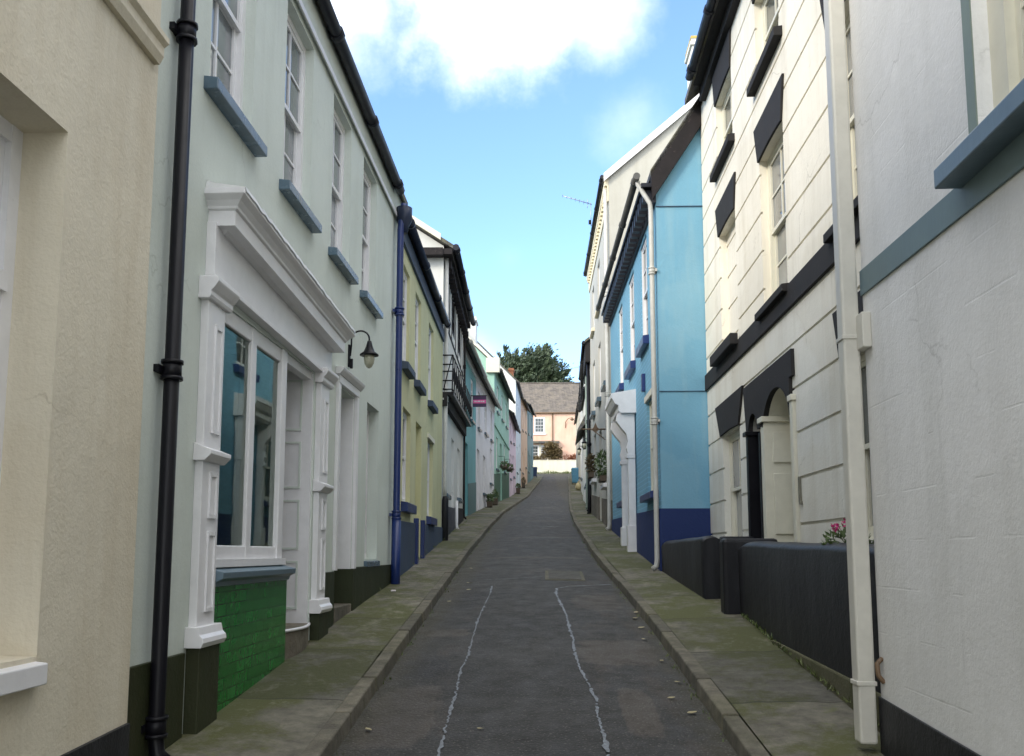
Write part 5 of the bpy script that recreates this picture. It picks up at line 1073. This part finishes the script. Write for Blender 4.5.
# cypress tree behind
t = thing('cypress_tree', 'dark green windswept cypress tree rising behind the pink house roof', 'tree', (-2.3, 112, g(112)))
tr = MB(); tr.tube([(-2.3, 112, g(112) - .3), (-2.2, 112, 15), (-2.0, 112, 20), (-1.7, 112, 25)], [.55, .45, .32, .1], 10)
rt = random.Random(21); cr = MB()
for k in range(260):
    az = rt.uniform(0, 6.283); el = math.asin(rt.uniform(-.25, 1.0)); L = rt.uniform(.72, 1.02)
    rx, ry, rz = (5.6 if math.cos(az) < 0 else 5.3), 4.4, 7.3
    q = math.cos(el) ** .7
    d = Vector((math.cos(az) * q * rx, math.sin(az) * q * ry, math.sin(el) * rz * (1 - .10 * rt.random()))) * L
    base = Vector((-2.3, 112, 20.4)) + d * .25; tip = Vector((-2.6, 112, 20.7)) + d + Vector((.5, 0, .2))
    if k % 4 == 0: tr.tube([base, (base + tip) / 2 + Vector((0, 0, -.2)), tip - (tip - base) * .15], [.1, .06, .02], 5)
    dirv = (tip - base).normalized(); sweep = (dirv * .8 + Vector((.6, 0, .32))).normalized()
    tip += sweep * rt.uniform(0, .9) * (.6 if rt.random() < .3 else 0)
    for j in range(62):
        s_ = rt.uniform(.25, 1.0) ** .7; p = base + (tip - base) * s_ + Vector((rt.gauss(0, .34), rt.gauss(0, .34), rt.gauss(0, .28))) * (1.2 - 1.0 * s_)
        a = (sweep + Vector((rt.uniform(-.4, .4), rt.uniform(-.4, .4), rt.uniform(-.3, .45)))).normalized(); b = a.cross(Vector((rt.uniform(-1, 1), rt.uniform(-1, 1), rt.uniform(-1, 1)))).normalized()
        l = rt.uniform(.3, .8); w = l * rt.uniform(.14, .26)
        cr.poly([p, p + a * l * .45 + b * w, p + a * l, p + a * l * .45 - b * w])
for k in range(260):
    az = rt.uniform(0, 6.283); el = math.asin(rt.uniform(-.3, .98)); q = math.cos(el) ** .55; L = rt.uniform(.45, .93)
    c = Vector((-2.6, 112, 20.7)) + Vector((math.cos(az) * q * 5.9, math.sin(az) * q * 4.2, math.sin(el) * 7.6)) * L
    for j in range(60):
        p = c + Vector((rt.gauss(0, .55), rt.gauss(0, .5), rt.gauss(0, .36))); a = (Vector((.6, 0, .45)) + Vector((rt.uniform(-.6, .6), rt.uniform(-.6, .6), rt.uniform(-.5, .5)))).normalized(); b = a.cross(Vector((rt.uniform(-1, 1), rt.uniform(-1, 1), rt.uniform(-1, 1)))).normalized()
        l = rt.uniform(.25, .6); w = l * rt.uniform(.15, .28); cr.poly([p, p + a * l * .45 + b * w, p + a * l, p + a * l * .45 - b * w])
build('trunk', tr, M['bark'], t); build('crown', cr, M['cypress'], t, recalc=False)

# ------------------------------------------------------------------ WORLD, LIGHT, CAMERA
W = bpy.data.worlds.new('World'); sc.world = W; W.use_nodes = True; nt = W.node_tree; nt.nodes.clear()
SUN_AZ = R(-128)     # clockwise from +Y; behind the camera to the left
SUN_EL = R(28)
SKY_STR, CLOUD = .15, 1.15
out = N(nt, 'ShaderNodeOutputWorld'); sky = N(nt, 'ShaderNodeTexSky', sky_type='NISHITA'); sky.sun_disc = False
sky.sun_elevation = SUN_EL; sky.sun_rotation = SUN_AZ; sky.ozone_density = 4.0; sky.air_density = 1.0; sky.dust_density = .15
bg = N(nt, 'ShaderNodeBackground'); bg.inputs['Strength'].default_value = SKY_STR; nt.links.new(sky.outputs[0], bg.inputs[0])
cl = N(nt, 'ShaderNodeBackground'); cl.inputs['Color'].default_value = (1, .985, .955, 1); cl.inputs['Strength'].default_value = CLOUD
tc = N(nt, 'ShaderNodeTexCoord'); d = tc.outputs['Generated']
def wn(scale, detail=6, rough=.6, sc_=(1, 1, 1)):
    mp = N(nt, 'ShaderNodeMapping'); mp.inputs['Scale'].default_value = sc_; nt.links.new(d, mp.inputs['Vector'])
    return tex(nt, mp.outputs[0], scale, detail, rough)
CN = wn(8, 6, .62)
def blob(vec, r0, r1, amp, scale=5):      # soft cloud around a direction, ragged edge
    v = Vector(vec).normalized(); dp = N(nt, 'ShaderNodeVectorMath', operation='DISTANCE'); nt.links.new(d, dp.inputs[0]); dp.inputs[1].default_value = v
    x = math_(nt, 'ADD', dp.outputs['Value'], math_(nt, 'MULTIPLY', math_(nt, 'SUBTRACT', CN, .5), amp))
    mr = N(nt, 'ShaderNodeMapRange', interpolation_type='SMOOTHSTEP'); nt.links.new(x, mr.inputs[0]); mr.inputs[1].default_value = r0; mr.inputs[2].default_value = r1; mr.inputs[3].default_value = 1; mr.inputs[4].default_value = 0
    return mr.outputs[0]
def dirp(az, el): return (math.sin(R(az)) * math.cos(R(el)), math.cos(R(az)) * math.cos(R(el)), math.sin(R(el)))
masks = [blob(dirp(-3.2, 37.8), .06, .185, .15, 8), math_(nt, 'MULTIPLY', blob(dirp(6.0, 26.2), -.02, .05, .11, 24), .13), math_(nt, 'MULTIPLY', blob(dirp(-13, 33), .0, .09, .12, 8), .55), math_(nt, 'MULTIPLY', blob(dirp(3.0, 33.5), .02, .09, .12, 10), .35),
         math_(nt, 'MULTIPLY', blob(dirp(-2.2, 18.6), -.015, .03, .06, 40), .035), math_(nt, 'MULTIPLY', blob(dirp(-4.5, 11.0), .0, .06, .06, 14), .3)]
sxyz = N(nt, 'ShaderNodeSeparateXYZ'); nt.links.new(d, sxyz.inputs[0])
over = N(nt, 'ShaderNodeMapRange', interpolation_type='SMOOTHSTEP'); nt.links.new(math_(nt, 'ADD', sxyz.outputs[2], math_(nt, 'MULTIPLY', math_(nt, 'SUBTRACT', CN, .5), .16)), over.inputs[0]); over.inputs[1].default_value = .70; over.inputs[2].default_value = .86
back = N(nt, 'ShaderNodeMapRange', interpolation_type='SMOOTHSTEP'); nt.links.new(math_(nt, 'ADD', math_(nt, 'MULTIPLY', sxyz.outputs[1], -1), math_(nt, 'MULTIPLY', math_(nt, 'SUBTRACT', CN, .5), .6)), back.inputs[0]); back.inputs[1].default_value = .05; back.inputs[2].default_value = .6
masks += [math_(nt, 'MULTIPLY', over.outputs[0], .9), math_(nt, 'MULTIPLY', back.outputs[0], .7)]  # unseen bright cloud overhead and behind the camera, added to light the street
tot = masks[0]
for m_ in masks[1:]: tot = math_(nt, 'MAXIMUM', tot, m_)
ms = N(nt, 'ShaderNodeMixShader'); nt.links.new(tot, ms.inputs[0]); nt.links.new(bg.outputs[0], ms.inputs[1]); nt.links.new(cl.outputs[0], ms.inputs[2]); nt.links.new(ms.outputs[0], out.inputs[0])

S = bpy.data.lights.new('sun', 'SUN'); S.energy = 1.25; S.angle = R(14); S.color = (1, .90, .74)
so = bpy.data.objects.new('sun', S); COL.objects.link(so)
to_sun = Vector((math.sin(SUN_AZ) * math.cos(SUN_EL), math.cos(SUN_AZ) * math.cos(SUN_EL), math.sin(SUN_EL)))
so.rotation_euler = to_sun.to_track_quat('Z', 'Y').to_euler(); so.location = (0, 0, 30)

cam = bpy.data.cameras.new('camera'); co = bpy.data.objects.new('camera', cam); COL.objects.link(co)
cam.sensor_fit = 'HORIZONTAL'; cam.sensor_width = 36; cam.lens = 900 / 1024 * 36; cam.shift_y = (448.463 - 378) / 1024; cam.clip_end = 2000; cam.clip_start = .05
co.location = (0, 0, 1.65); co.rotation_euler = (R(90 + 6.6253), 0, R(2.0859)); sc.camera = co
sc.view_settings.view_transform = 'Standard'; sc.view_settings.look = 'None'; sc.view_settings.exposure = 1.5; sc.view_settings.gamma = 1; sc.view_settings.use_curve_mapping = False
sc.cycles.max_bounces = 6; sc.cycles.diffuse_bounces = 4; sc.cycles.glossy_bounces = 3; sc.cycles.transmission_bounces = 2; sc.cycles.transparent_max_bounces = 6
